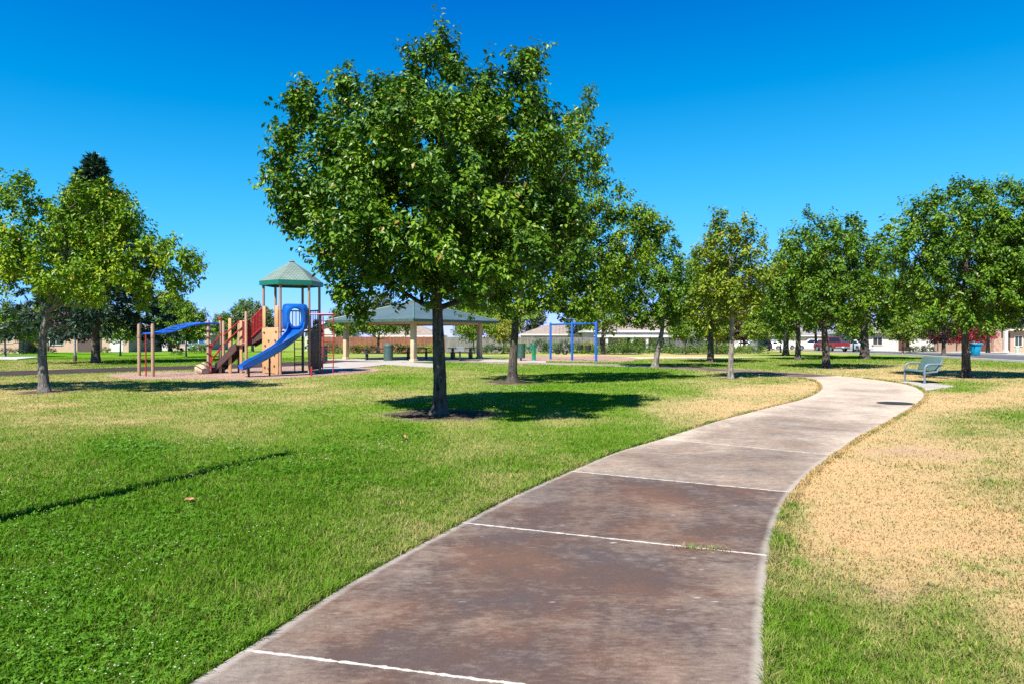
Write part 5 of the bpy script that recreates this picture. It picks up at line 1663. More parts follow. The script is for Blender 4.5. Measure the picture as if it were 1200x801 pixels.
# ------------------------------------------------------------------ swings
sw_p = [Vector((2.72, 48.2, 0)), Vector((4.06, 46.1, 0)), Vector((5.42, 44.0, 0))]
sw = thing('swing_set', 'blue framed swing set with two bays of hanging seats', 'swings', tuple(sw_p[1]))
M_CHAIN = pmat('grey_chain', (0.20, 0.20, 0.20), .5, .1, 8, metallic=.5)
M_RUB = pmat('black_rubber', (0.02, 0.02, 0.021), .6, .1, 8)
for p in sw_p:
    q = p - sw_p[1]
    MB().tube([(q.x, q.y, -.05), (q.x, q.y, 2.50), (q.x, q.y, 2.56)], [.078, .078, .05], 14).build('post', M_BLUE2, sw, True)
for i in (0, 1):
    a, b_ = sw_p[i] - sw_p[1], sw_p[i + 1] - sw_p[1]
    MB().tube([a + Vector((0, 0, 2.42)), b_ + Vector((0, 0, 2.42))], .06, 12).build('beam', M_BLUE2, sw, True)
    dr = (b_ - a).normalized()
    for f in (.34, .68):
        c_ = a.lerp(b_, f)
        zs = .40 if i == 0 else .74
        mb = MB()
        for s in (-.2, .2):
            mb.tube([c_ + dr * s * 1.1 + Vector((0, 0, 2.38)), c_ + dr * s + Vector((0, 0, zs + .28))], .009, 5)
        sg = mb.build('swing', M_CHAIN, sw)
        ms = MB()
        if i == 0:
            pts = [c_ + dr * s + Vector((0, 0, zs + h)) for s, h in ((-.23, .28), (-.19, .10), (-.08, .01), (.08, .01), (.19, .10), (.23, .28))]
            side = Vector((-dr.y, dr.x, 0)) * .085
            v_ = [p - side for p in pts] + [p + side for p in pts] + [p - side - Vector((0, 0, .03)) for p in pts] + [p + side - Vector((0, 0, .03)) for p in pts]
            f_ = []
            for k in range(5):
                f_ += [(k, k + 1, 7 + k, 6 + k), (12 + k, 18 + k, 19 + k, 13 + k), (k, 12 + k, 13 + k, k + 1), (6 + k, 7 + k, 19 + k, 18 + k)]
            f_ += [(0, 6, 18, 12), (5, 17, 23, 11)]
            ms.add(v_, f_)
        else:
            ms.lathe([(.08, 0), (.17, .03), (.20, .14), (.205, .32), (.18, .32), (.165, .14), (.08, .06)], 16, tuple(c_ + Vector((0, 0, zs - .03))))
        ms.build('seat', M_RUB, sg, True)

# ------------------------------------------------------------------ park bench
bn = Vector((*G(1083, 449.2), 0))
bf = Vector((*G(1060, 446.2), 0))
bx = (bf - bn)
bl_ = bx.length
bang = math.atan2(bx.y, bx.x)
bench = thing('park_bench', 'pale green perforated steel bench with looped tube armrests beside the path', 'bench', ((bn + bf) / 2)[:], bang - math.pi / 2)
# in the bench's own axes: y runs along the seat, x from the front edge to the back
m, nt, out = new_mat('pale_green_mesh_steel')
tc = nd(nt, 'ShaderNodeTexCoord')
vo = nd(nt, 'ShaderNodeTexVoronoi', {'Vector': tc.outputs['Object'], 'Scale': 34.0})
c = ramp(nt, vo.outputs['Distance'], [(0.22, (0.035, 0.06, 0.052)), (0.34, (0.09, 0.15, 0.13))])
b = nd(nt, 'ShaderNodeBsdfPrincipled', {'Base Color': c, 'Roughness': 0.45})
nt.links.new(b.outputs[0], out.inputs[0])
M_MESH = m
M_TUBE = pmat('blue_grey_tube', (0.13, 0.16, 0.19), .42, .08, 5)
L2 = bl_ / 2 - .04
def bent(prof, name, thick=.022):
    pr = spline(prof, 4)
    mb = MB()
    nrmls = []
    for i in range(len(pr)):
        t = pr[min(i + 1, len(pr) - 1)] - pr[max(i - 1, 0)]
        t /= np.linalg.norm(t)
        nrmls.append(np.array((-t[1], t[0])))
    loop = [p + n_ * thick / 2 for p, n_ in zip(pr, nrmls)] + [p - n_ * thick / 2 for p, n_ in list(zip(pr, nrmls))[::-1]]
    mb.prism([tuple(p) for p in loop], -L2, L2, 'y', bev=.006)
    return mb.build(name, M_MESH, bench, True)


bent([(-.03, .40), (.0, .44), (.06, .455), (.25, .435), (.42, .42), (.47, .435)], 'seat')
bent([(.44, .46), (.47, .50), (.52, .62), (.58, .76), (.635, .88), (.66, .90), (.68, .885)], 'backrest')
for s in (-1, 1):
    y_ = s * (bl_ / 2)
    mb = MB()
    pts = spline([(.02, y_, -.05), (.02, y_, .30), (.02, y_, .46), (.05, y_, .58), (.14, y_, .645), (.30, y_, .655), (.48, y_, .655), (.60, y_, .66)], 5)
    mb.tube([tuple(p) for p in pts], .036, 12)
    mb.box((.02, y_, .012), (.16, .16, .022), bev=.006)
    mb.build('armrest', M_TUBE, bench, True)
    MB().tube([(.02, y_, .36), (.25, y_ - s * .03, .385), (.44, y_ - s * .03, .40), (.52, y_ - s * .03, .56), (.62, y_ - s * .03, .82)], .028, 10).build('side_frame', M_TUBE, bench, True)

# manhole cover in the path
m, nt, out = new_mat('cast_iron_cover')
tc = nd(nt, 'ShaderNodeTexCoord')
ck = nd(nt, 'ShaderNodeTexChecker', {'Vector': tc.outputs['Object'], 'Scale': 16.0, 'Color1': (0.035, 0.036, 0.028, 1), 'Color2': (0.016, 0.016, 0.014, 1)})
nz = nd(nt, 'ShaderNodeTexNoise', {'Vector': tc.outputs['Object'], 'Scale': 3.0, 'Detail': 6.0})
c = mixc(nt, ramp(nt, nz.outputs['Fac'], [(0.5, (0, 0, 0)), (0.75, (.6, .6, .6))]), ck.outputs[0], (0.075, 0.07, 0.035))
b = nd(nt, 'ShaderNodeBsdfPrincipled', {'Base Color': c, 'Roughness': 0.6, 'Metallic': 0.2})
bp = nd(nt, 'ShaderNodeBump', {'Strength': 0.5, 'Distance': 0.01, 'Height': ck.outputs[1]})
nt.links.new(bp.outputs[0], b.inputs['Normal'])
nt.links.new(b.outputs[0], out.inputs[0])
mh = MB().lathe([(.41, -.02), (.41, .006), (.40, .009), (.37, .009), (.365, .004), (.355, .004), (.35, .009), (.0, .010)], 40).build('manhole_cover', m, None, True)
mh.location = (*G(1050, 473), PZ)
tag(mh, 'round dark iron manhole cover set in the pale path near the bench', 'manhole cover')

# fallen leaves
for (px, py, lab, s_, rz) in ((221, 591.5, 'large curled orange leaf fallen on the lush green grass', 0.68, .4), (472.5, 516.8, 'small brown leaf fallen on the lawn in front of the largest tree', 1.0, 2.0)):
    mb = MB()
    n_ = 9
    for i in range(n_):
        t = i / (n_ - 1)
        w_ = .048 * math.sin(math.pi * min(1, t * .95 + .03)) ** .8
        cz = .045 + .03 * math.sin(t * 3.0) + .012 * math.sin(t * 9)
        mb.v += [((t - .5) * .13, -w_, cz + .022), ((t - .5) * .13, 0, cz), ((t - .5) * .13, w_, cz + .026)]
    for i in range(n_ - 1):
        mb.f += [(i * 3, i * 3 + 1, i * 3 + 4, i * 3 + 3), (i * 3 + 1, i * 3 + 2, i * 3 + 5, i * 3 + 4)]
    o = mb.build('fallen_leaf', pmat('dead_leaf', (0.34, 0.16, 0.07), .7, .25, 14), None, True, False)
    o.location = (*G(px, py), 0)
    o.rotation_euler = (.1, .05, rz)
    o.scale = (s_, s_, s_)
    tag(o, lab, 'leaf')

# unseen pole, put in and shaped for its shadow line across the lawn
ct_ = 1 / math.tan(R(SUN_EL))
sv_ = (math.sin(R(SUN_AZ)) * ct_, math.cos(R(SUN_AZ)) * ct_)          # shadow shift per metre of height
LEAN = 0.40 * sv_[1] - sv_[0]                                          # lean chosen so the shadow runs along that line
lpb = Vector((-3.12 - 5.9 * (sv_[0] + LEAN), 9.3 - 5.9 * sv_[1], 0))
caster = thing('shadow_pole', 'slim dark leaning pole outside the view, added to cast a lawn shadow', 'lamp post', lpb[:])
LT = LEAN * 5.6
MB().lathe([(.15, -.05), (.15, .10), (.13, .14), (.12, .2)], 16).tube([(0, 0, .1), (LT * .30, 0, 2.0), (LT * .68, 0, 4.0), (LT, .0, 5.6)], [.115, .10, .085, .06], 12).build('pole', M_DARK, caster, True)
MB().lathe([(.03, 5.55), (.10, 5.62), (.14, 5.80), (.10, 5.95), (.02, 6.0)], 14, (LT, 0, 0)).build('lantern', M_GALV, caster, True)  # head of the added shadow pole, unseen like the rest
# ------------------------------------------------------------------ houses
def HZ(y):
    """the land falls away gently beyond the park"""
    return -0.012 * np.clip(np.asarray(y, float) - 58.0, 0, 75.0)


def at(px, D):
    return ((px - 600) / 800.0 * D, D)


M_WHITE = pmat('white_painted_trim', (0.58, 0.57, 0.55), 0.55, 0.04, 2)
M_GLASS = glass_mat('window_glass')


def house(label, x, y, w, d, h, wall, roofm, rz=0.0, rise=1.8, ov=.5, gable=False, openings=(), trim=M_WHITE):
    t = thing('house', label, 'house', (x, y, 0), rz)
    mb = MB()
    if gable:
        mb.prism([(-w / 2, -.3), (w / 2, -.3), (w / 2, h), (0, h + rise * (w / (w + 2 * ov))), (-w / 2, h)], 0, d, 'y')
    else:
        mb.box((0, d / 2, h / 2 - .15), (w, d, h + .3))
    mb.build('wall', wall, t)
    mb = MB()
    z0 = h + .03
    if gable:
        hw = w / 2 + ov
        for s in (-1, 1):
            L_ = math.hypot(hw, rise)
            drop = rise * ov / hw * 0
            vs = [(s * hw, -ov, z0 - .02), (s * hw, d + ov, z0 - .02), (0, d + ov, z0 + rise), (0, -ov, z0 + rise)]
            up = [(v[0], v[1], v[2] + .14) for v in vs]
            D_ = d + 2 * ov
            mb.add(up, [(0, 1, 2, 3)], [[(0, 0), (D_, 0), (D_, L_), (0, L_)]])
            mb.add(vs + up, [(0, 1, 2, 3), (0, 3, 7, 4), (0, 1, 5, 4), (1, 2, 6, 5)], [[(0, 0)] * 4] * 4)
    else:
        a, b_ = w / 2 + ov, d / 2 + ov
        run = min(a, b_)
        ridge = max(a - run, .02) if a >= b_ else .02
        ry = 0 if a >= b_ else b_ - run
        c_ = d / 2
        E_ = [(-a, c_ - b_, z0), (a, c_ - b_, z0), (a, c_ + b_, z0), (-a, c_ + b_, z0)]
        T_ = [(-ridge, c_ - ry, z0 + rise), (ridge, c_ - ry, z0 + rise), (ridge, c_ + ry, z0 + rise), (-ridge, c_ + ry, z0 + rise)]
        sl_ = math.hypot(run, rise)
        for k in range(4):
            j = (k + 1) % 4
            L_ = 2 * a if k % 2 == 0 else 2 * b_
            i_ = (2 * ridge if k % 2 == 0 else 2 * ry + .01)
            mb.add([E_[k], E_[j], T_[j], T_[k]], [(0, 1, 2, 3)], [[(0, 0), (L_, 0), ((L_ + i_) / 2, sl_), ((L_ - i_) / 2, sl_)]])
        mb.add(E_, [(3, 2, 1, 0)], [[(0, 0)] * 4])
    rf = mb.build('roof', roofm, t)
    mb = MB()
    if gable:
        hw = w / 2 + ov
        for s in (-1, 1):
            mb.add([(s * hw, -ov - .02, z0 - .06), (0, -ov - .02, z0 + rise - .04), (0, -ov - .02, z0 + rise + .15), (s * hw, -ov - .02, z0 + .13), (s * hw, -ov + .03, z0 - .06), (0, -ov + .03, z0 + rise - .04), (0, -ov + .03, z0 + rise + .15), (s * hw, -ov + .03, z0 + .13)],
                   [(0, 1, 2, 3), (4, 7, 6, 5), (0, 4, 5, 1), (3, 2, 6, 7), (0, 3, 7, 4)])
    else:
        a, b_, c_ = w / 2 + ov + .02, d / 2 + ov + .02, d / 2
        for (cx_, cy_, sx_, sy_) in ((0, c_ - b_, 2 * a, .05), (0, c_ + b_, 2 * a, .05), (-a, c_, .05, 2 * b_ - .06), (a, c_, .05, 2 * b_ - .06)):
            mb.box((cx_, cy_, z0 - .06), (sx_, sy_, .20))
    mb.build('fascia', trim, rf)
    for (ox, oz, ow, oh, kd) in openings:
        if kd == 'window':
            mb = MB()
            for s in (-1, 1):
                mb.box((ox + s * (ow / 2 + .04), -.03, oz), (.08, .10, oh + .16)).box((ox, -.03, oz + s * (oh / 2 + .04)), (ow, .10, .08))
            mb.box((ox, -.02, oz), (.05, .07, oh))
            f_ = mb.build('window', trim, t)
            MB().box((ox, -.005, oz), (ow, .03, oh)).build('pane', M_GLASS, f_)
        elif kd == 'garage':
            mb = MB().box((ox, -.01, oz), (ow, .06, oh))
            for k in range(1, 4):
                mb.box((ox, -.045, oz - oh / 2 + oh * k / 4), (ow - .1, .015, .03))
            g_ = mb.build('garage_door', trim, t)
        elif kd == 'door':
            g_ = MB().box((ox, -.01, oz), (ow, .06, oh), bev=.01).build('door', M_DOOR, t)
            MB().box((ox + ow * .38, -.06, oz), (.05, .05, .12), bev=.01).build('handle', M_GALV, g_)
        elif kd == 'column':
            MB().box((ox, -.9, h / 2 - .1), (ow, ow, h + .15)).box((ox, -.9, .12), (ow * 1.4, ow * 1.4, .24)).build('column', trim, t)
        elif kd == 'pillar':
            MB().box((ox, -.6, h / 2 - .1), (ow, .5, h + .15)).build('pillar', M_STONE, t)
        elif kd == 'recess':
            MB().box((ox, -.012, oz), (ow, .05, oh)).build('entry_shade', M_ENTRY_SHADE, t)
    return t


M_DOOR = pmat('brown_door', (0.10, 0.045, 0.03), .5)
M_STONE = pmat('tan_stone_veneer', (0.36, 0.24, 0.18), .9, .3, 5, .5)
M_ENTRY_SHADE = pmat('brown_entry_shade', (0.075, 0.05, 0.045), .8, .15, 4)  # brown with the shade of a deep entry put into the colour
ST_TAN = pmat('tan_stucco', (0.40, 0.29, 0.205), .9, .06, 2, .2)
ST_PINK = pmat('pinkish_stucco', (0.44, 0.305, 0.23), .9, .06, 2, .2)
ST_CREAM = pmat('cream_stucco', (0.50, 0.44, 0.35), .9, .05, 2, .2)
ST_WHITE = pmat('white_stucco', (0.50, 0.49, 0.47), .9, .04, 2, .2)
RF_BROWN = shingle_mat('brown_shingles', (0.15, 0.11, 0.095), (0.20, 0.15, 0.125), 3, 5)
RF_TAN = shingle_mat('tan_shingles', (0.27, 0.215, 0.18), (0.33, 0.265, 0.22), 3, 5)
RF_GREY = shingle_mat('grey_shingles', (0.24, 0.22, 0.21), (0.30, 0.27, 0.26), 3, 5)

x, y = at(104, 84)
house('tan stucco house with a wide window behind the thin pole and dark tree', x, y, 9.8, 8, 2.6, ST_PINK, RF_TAN, 0, 1.9, .5, False,
      ((-4.0, 1.45, 1.5, 1.1, 'window'), (.1, 1.15, 3.0, 2.3, 'recess'), (3.4, 1.15, 1.6, 2.2, 'garage')))
x, y = at(206, 113)
house('tan house with a brown hip roof behind the white pickup', x, y, 11.5, 9, 2.55, ST_TAN, RF_BROWN, 0, 2.0, .5, False, ((-3.0, 1.1, 3.2, 2.1, 'garage'), (1.0, 1.5, 1.2, 1.1, 'window'), (3.9, 1.5, 1.6, 1.1, 'window')))
x, y = at(385, 101)
house('white gabled house seen between the play tower and the picnic shelter', x, y, 6.8, 9, 2.7, ST_WHITE, RF_BROWN, .1, 1.5, .4, True, ((1.5, 1.4, 1.2, 1.1, 'window'),))
x, y = at(478, 96)
house('house with a pale tan hip roof rising behind the red wooden fence', x, y, 8.6, 7, 2.1, ST_CREAM, RF_TAN, 0, 1.7, .5, False, ((-2.0, 1.3, 1.4, 1, 'window'), (2.0, 1.3, 1.4, 1, 'window')))
x, y = at(652, 103)
house('low house with a pinkish roof behind the grey fence and the swings', x, y, 10.5, 8, 2.4, ST_CREAM, RF_TAN, 0, 1.5, .5, False, ((-2.5, 1.4, 1.4, 1.1, 'window'), (2.5, 1.4, 1.4, 1.1, 'window')))
# white house with the covered patio
x, y = at(752, 88)
wh = house('long white house with a tan roof and a low white patio cover on columns', x, y, 13.6, 8, 2.6, ST_WHITE, RF_TAN, 0, 2.0, .5, False,
           ((-4.8, 1.45, 1.2, 1.2, 'window'), (-1.2, 1.2, 1.8, 2.1, 'window'), (3.2, 1.45, 1.3, 1.1, 'window')))
mb = MB()
mb.box((0.2, -1.6, 2.05), (12.9, 3.0, .10)).box((.2, -3.12, 1.98), (12.9, .06, .30))
mb.prism([(6.66, 1.83), (7.6, 1.25), (7.6, 1.5), (6.66, 2.13)], -3.14, -3.08, 'y')
pc = mb.build('patio_cover', M_WHITE, wh)
for x_ in (-4.9, -1.8, .1, 3.2, 6.2):
    MB().box((x_, -2.9, .95), (.30, .22, 1.95)).build('column', M_WHITE, wh)
x, y = at(1063, 99)
house('long white house wall with a blue grey door across the street', x, y, 15.5, 9, 2.6, ST_WHITE, RF_GREY, 0, 1.7, .5, False, ((-.7, 1.05, 1.1, 2.1, 'door'), (3.6, 1.1, 4.4, 2.1, 'garage'), (-4.3, 1.4, 1.3, 1.0, 'window')))
x, y = at(1187, 84)
house('tan house with a stone pillar and a white column at the picture edge', x, y, 9.5, 8, 2.7, ST_PINK, RF_BROWN, 0, 1.9, .55, False,
      ((-3.6, 1.1, 1.0, 2.2, 'door'), (-2.5, 0, .9, 0, 'pillar'), (-1.55, 0, .34, 0, 'column'), (.65, 1.35, .85, 1.2, 'window'), (-.75, 1.2, .8, 2.2, 'recess'), (3.2, 1.35, 1.2, 1.2, 'window')))
x, y = at(935, 132)
house('cream house at the far end of the street behind the white cars', x, y, 13, 9, 2.6, ST_CREAM, RF_GREY, 0, 1.9, .5, False, ((-3.4, 1.1, 4.4, 2.1, 'garage'), (2.6, 1.4, 1.6, 1.1, 'window')))
x, y = at(868, 138)
house('tan far house behind the purple plum trees', x, y, 12, 9, 2.6, ST_TAN, RF_BROWN, 0, 1.9, .5, False, ((-2.6, 1.4, 1.6, 1.1, 'window'), (2.8, 1.1, 4.2, 2.1, 'garage')))
x, y = at(12, 92)
house('house with a pale roof behind the brick wall', x, y, 10, 8, 2.5, ST_TAN, RF_TAN, 0, 1.6, .5, False, ((2.0, 1.4, 1.4, 1.1, 'window'),))


# ------------------------------------------------------------------ fences and the brick wall
def wood(name, a, b_, rough=.85):
    m, nt, out = new_mat(name)
    tc = nd(nt, 'ShaderNodeTexCoord')
    mp = nd(nt, 'ShaderNodeMapping', {'Vector': tc.outputs['Object'], 'Scale': (6.5, 6.5, .6)})
    nz = nd(nt, 'ShaderNodeTexNoise', {'Vector': mp.outputs[0], 'Scale': 1.0, 'Detail': 8.0, 'Roughness': .7})
    c = ramp(nt, nz.outputs['Fac'], [(0.3, a), (0.68, b_)])
    p = nd(nt, 'ShaderNodeBsdfPrincipled', {'Base Color': c, 'Roughness': rough, 'Specular IOR Level': .2})
    nt.links.new(p.outputs[0], out.inputs[0])
    return m


W_RED = wood('red_stained_cedar', (0.11, 0.042, 0.025), (0.30, 0.13, 0.075))
W_GREY = wood('weathered_grey_wood', (0.08, 0.075, 0.075), (0.25, 0.235, 0.23))
W_BROWN = wood('brown_fence_wood', (0.11, 0.055, 0.04), (0.24, 0.13, 0.09))


def fence(label, p0, p1, h, mat, board=.14, seed=1):
    t = thing('wooden_fence', label, 'fence', (p0[0], p0[1], 0))
    r_ = random.Random(seed)
    dx, dy = p1[0] - p0[0], p1[1] - p0[1]
    L_ = math.hypot(dx, dy)
    ang_ = math.atan2(dy, dx)
    z1 = float(HZ(p1[1]) - HZ(p0[1]))
    mb = MB()
    n = int(L_ / board)
    for i in range(n):
        s = (i + .5) * board
        hh = h + r_.uniform(-.02, .02)
        mb.box((math.cos(ang_) * s, math.sin(ang_) * s, hh / 2 + z1 * s / L_ + .02), (board * .94, .022, hh), ang_ + r_.uniform(-.02, .02))
    mb.build('boards', mat, t)
    mb = MB()
    for z_ in (.35, h - .3):
        mb.box((dx / 2 - math.sin(ang_) * -.05 * -1, dy / 2 + math.cos(ang_) * .05, z_ + z1 / 2), (L_, .05, .09), ang_)
    mb.build('rail', mat, t)
    k = int(L_ / 2.4)
    for i in range(k + 1):
        s = L_ * i / k
        MB().box((math.cos(ang_) * s - math.sin(ang_) * .10, math.sin(ang_) * s + math.cos(ang_) * .10, (h + .1) / 2 + z1 * s / L_), (.10, .10, h + .1), ang_).build('post', mat, t)
    return t


fence('reddish brown wooden fence behind the picnic shelter', at(374, 81), at(521, 82), 1.80, W_RED, seed=2)
fence('weathered grey wooden fence behind the swing set', at(522, 82), at(699, 83.5), 1.75, W_GREY, seed=3)
fence('short dark grey fence between the leaning trunk and the white house end', at(779, 82.5), at(821, 82), 1.6, wood('dark_grey_wood', (0.05, .05, .055), (.16, .16, .17)), seed=4)
fence('brown wooden fence joining the brick wall to the tan house', at(22, 72), at(47, 83), 1.55, W_BROWN, seed=5)
m, nt, out = new_mat('red_brick')
tc = nd(nt, 'ShaderNodeTexCoord')
mp = nd(nt, 'ShaderNodeMapping', {'Vector': tc.outputs['Object'], 'Rotation': (R(90), 0, 0)})
br = nd(nt, 'ShaderNodeTexBrick', {'Vector': mp.outputs[0], 'Color1': (0.38, 0.20, 0.135, 1), 'Color2': (0.46, 0.27, 0.19, 1), 'Mortar': (0.45, 0.40, 0.34, 1), 'Scale': 1.0, 'Mortar Size': 0.012, 'Brick Width': 0.3, 'Row Height': 0.1})
p = nd(nt, 'ShaderNodeBsdfPrincipled', {'Base Color': br.outputs[0], 'Roughness': .9})
nt.links.new(p.outputs[0], out.inputs[0])
M_BRICK = m
bwx, bwy = at(21, 71)
t = thing('brick_wall', 'low reddish brick garden wall with an end pillar on the far lawn', 'wall', (bwx, bwy, 0))
MB().box((-8.2, 0, .45), (16, .25, 1.1)).build('panel', M_BRICK, t)
MB().box((-8.2, 0, 1.03), (16, .32, .07)).build('cap', m_conc2, t)
MB().box((0, 0, .52), (.55, .55, 1.25)).box((0, 0, 1.19), (.66, .66, .09)).build('pillar', M_BRICK, t)

# ------------------------------------------------------------------ vehicles
M_TYRE = pmat('tyre_rubber', (0.018, 0.018, 0.018), .8)
M_RIM = pmat('alloy_rim', (0.42, 0.42, 0.43), .35, .05, 4, metallic=.8)
M_HEAD = pmat('headlamp_glass', (0.65, 0.66, 0.66), .15)
M_TAIL = pmat('tail_lamp_red', (0.32, 0.012, 0.012), .2)
M_PLATE = pmat('plate_white', (0.70, 0.70, 0.66), .5)
M_CARGL = glass_mat('car_glass', (0.012, 0.015, 0.018))
M_TRIM = pmat('black_plastic_trim', (0.025, 0.025, 0.026), .6)


def paint(name, c):
    m, nt, out = new_mat(name)
    tc = nd(nt, 'ShaderNodeTexCoord')
    nz = nd(nt, 'ShaderNodeTexNoise', {'Vector': tc.outputs['Object'], 'Scale': 2.0, 'Detail': 6.0})
    cc = ramp(nt, nz.outputs['Fac'], [(.35, tuple(k * .92 for k in c)), (.7, c)])
    p = nd(nt, 'ShaderNodeBsdfPrincipled', {'Base Color': cc, 'Roughness': .28, 'Coat Weight': .6, 'Coat Roughness': .06})
    nt.links.new(p.outputs[0], out.inputs[0])
    return m


def car(name, label, cat, x, y, rz, kd, pm, group=None):
    t = thing(name, label, cat, (x, y, 0.02), rz, group)
    K = {'sedan': dict(L=4.7, W=1.8, zb=.24, top=[(-2.33, .55), (-2.30, .98), (-1.75, 1.02), (.95, .98), (2.0, .82), (2.32, .62), (2.33, .35)], cab=(-1.85, 1.05, -1.05, .25, .98, 1.44), wr=.33, wx=(-1.38, 1.42)),
         'suv': dict(L=4.7, W=1.88, zb=.30, top=[(-2.33, .6), (-2.34, 1.08), (-2.2, 1.12), (.95, 1.10), (2.0, 1.0), (2.32, .78), (2.34, .42)], cab=(-2.28, 1.1, -2.02, .3, 1.10, 1.74), wr=.37, wx=(-1.38, 1.42)),
         'pickup': dict(L=5.7, W=1.96, zb=.42, top=[(-2.84, .62), (-2.85, 1.18), (-.9, 1.18), (1.2, 1.18), (2.5, 1.12), (2.82, .98), (2.84, .55)], cab=(-.95, 1.35, -.72, .62, 1.18, 1.86), wr=.40, wx=(-1.75, 1.85))}[kd]
    W, zb, wr = K['W'], K['zb'], K['wr']
    bot = []
    for wx in sorted(K['wx'], reverse=True):
        ra = wr + .07
        bot.append((wx + ra, zb))
        for a in (30, 60, 90, 120, 150):
            bot.append((wx + ra * math.cos(R(a)), max(zb, wr + ra * math.sin(R(a)) * .95)))
        bot.append((wx - ra, zb))
    top = K['top']
    poly = [(top[0][0] + .02, zb)] + top + [(top[-1][0] - .04, zb)] + bot
    body = MB().prism(poly, -W / 2, W / 2, 'y', bev=.07).build('body', pm, t, True)
    a0, a1, t0, t1, z0, z1 = K['cab']
    w0, w1 = W / 2 - .07, W / 2 - .22
    cb = MB()
    vs = [(a0, -w0, z0 - .02), (a1, -w0, z0 - .02), (a1, w0, z0 - .02), (a0, w0, z0 - .02), (t0, -w1, z1), (t1, -w1, z1), (t1, w1, z1), (t0, w1, z1)]
    bm = bmesh.new()
    bv = [bm.verts.new(v) for v in vs]
    for f in ((0, 3, 2, 1), (4, 5, 6, 7), (0, 1, 5, 4), (1, 2, 6, 5), (2, 3, 7, 6), (3, 0, 4, 7)):
        bm.faces.new([bv[k] for k in f])
    bmesh.ops.bevel(bm, geom=[e for e in bm.edges if e.verts[0].co.z > z0 + .1 or e.verts[1].co.z > z0 + .1], offset=.06, segments=3, affect='EDGES')
    bm.verts.index_update()
    cb.add([v.co.copy() for v in bm.verts], [[v.index for v in f.verts] for f in bm.faces])
    bm.free()
    cb.build('cab', pm, t, True)

    def pane(nm, q, inset, off):
        q = [Vector(v) for v in q]
        c_ = sum(q, Vector()) / 4
        n_ = (q[1] - q[0]).cross(q[3] - q[0]).normalized()
        if n_.dot(c_ - Vector(((a0 + a1) / 2, 0, (z0 + z1) / 2))) < 0:
            n_ = -n_
        v_ = [c_ + (p - c_) * inset + n_ * off for p in q] + [c_ + (p - c_) * inset - n_ * .02 for p in q]
        MB().add(v_, [(0, 1, 2, 3), (0, 4, 5, 1), (1, 5, 6, 2), (2, 6, 7, 3), (3, 7, 4, 0)]).build(nm, M_CARGL, t)
    pane('windscreen', [vs[1], vs[2], vs[6], vs[5]], .86, .008)
    pane('rear_window', [vs[3], vs[0], vs[4], vs[7]], .84, .008)
    for (i0, i1, i2, i3) in ((0, 1, 5, 4), (2, 3, 7, 6)):
        q = [Vector(vs[k]) for k in (i0, i1, i2, i3)]
        for f0, f1 in ((.05, .48), (.53, .93)):
            pane('side_window', [q[0].lerp(q[1], f0), q[0].lerp(q[1], f1), q[3].lerp(q[2], f1), q[3].lerp(q[2], f0)], .80, .008)
    for wx in K['wx']:
        for s in (-1, 1):
            yc = s * (W / 2 - .13)
            mb = MB()
            rp_ = [(wr * .62, -.11), (wr * .94, -.115), (wr, -.08), (wr, .08), (wr * .94, .115), (wr * .62, .11)]
            vs_, fs_ = [], []
            for r_, o_ in rp_:
                for k in range(22):
                    th = 2 * math.pi * k / 22
                    vs_.append((wx + r_ * math.cos(th), yc + o_, wr + r_ * math.sin(th)))
            for i in range(len(rp_)):
                i2 = (i + 1) % len(rp_)
                for k in range(22):
                    fs_.append((i * 22 + k, i * 22 + (k + 1) % 22, i2 * 22 + (k + 1) % 22, i2 * 22 + k))
            mb.add(vs_, fs_)
            wl = mb.build('wheel', M_TYRE, t, True)
            mb = MB()
            mb.tube([(wx, yc - .10, wr), (wx, yc + .10, wr)], wr * .63, 20)
            mb.build('rim', M_RIM, wl, True)
    xr, xf = top[0][0], top[-1][0]
    zl = top[1][1]
    for s in (-1, 1):
        MB().box((xr - .005, s * (W / 2 - .17), zl - .20), (.07, .24 if kd != 'pickup' else .15, .17 if kd == 'sedan' else .34), bev=.02).build('tail_light', M_TAIL, t)
        MB().box((xf - .03, s * (W / 2 - .24), top[-2][1] - .05), (.10, .34, .16), bev=.03).build('headlight', M_HEAD, t)
        MB().box((a1 - .25, s * (W / 2 + .06), z0 + .08), (.12, .20, .14), bev=.03).build('mirror', pm, t)
    MB().box((xr - .03, 0, zb + .16), (.12, W - .1, .20), bev=.03).build('rear_bumper', M_GALV if kd == 'pickup' else pm, t, True)
    MB().box((xf + .0, 0, zb + .13), (.12, W - .12, .20), bev=.03).build('front_bumper', M_GALV if kd == 'pickup' else M_TRIM, t, True)
    MB().box((xr - .09, 0, zb + .20 if kd == 'pickup' else zb + .42), (.015, .31, .15)).build('licence_plate', M_PLATE, t)
    if kd == 'pickup':
        MB().box((-1.9, 0, 1.185), (1.78, W - .24, .02)).build('bed', M_TRIM, t)
        MB().box((xr - .012, 0, .92), (.03, W - .42, .44), bev=.01).build('tailgate', pm, t)
    return t


P_RED = paint('paint_dark_red', (0.19, 0.006, 0.014))
P_SILV = paint('paint_silver', (0.50, 0.52, 0.54))
P_WHT = paint('paint_white', (0.76, 0.76, 0.75))
P_TEAL = paint('paint_teal', (0.02, 0.15, 0.20))
P_NAVY = paint('paint_dark_navy', (0.02, 0.03, 0.05))
P_BLUEG = paint('paint_grey_blue', (0.20, 0.32, 0.38))
CG = 'vehicles parked along the far street'
def pcar(name, label, cat, px, D, rz, kd, pm):
    x, y = at(px, D)
    return car(name, label, cat, x, y, rz, kd, pm, CG)


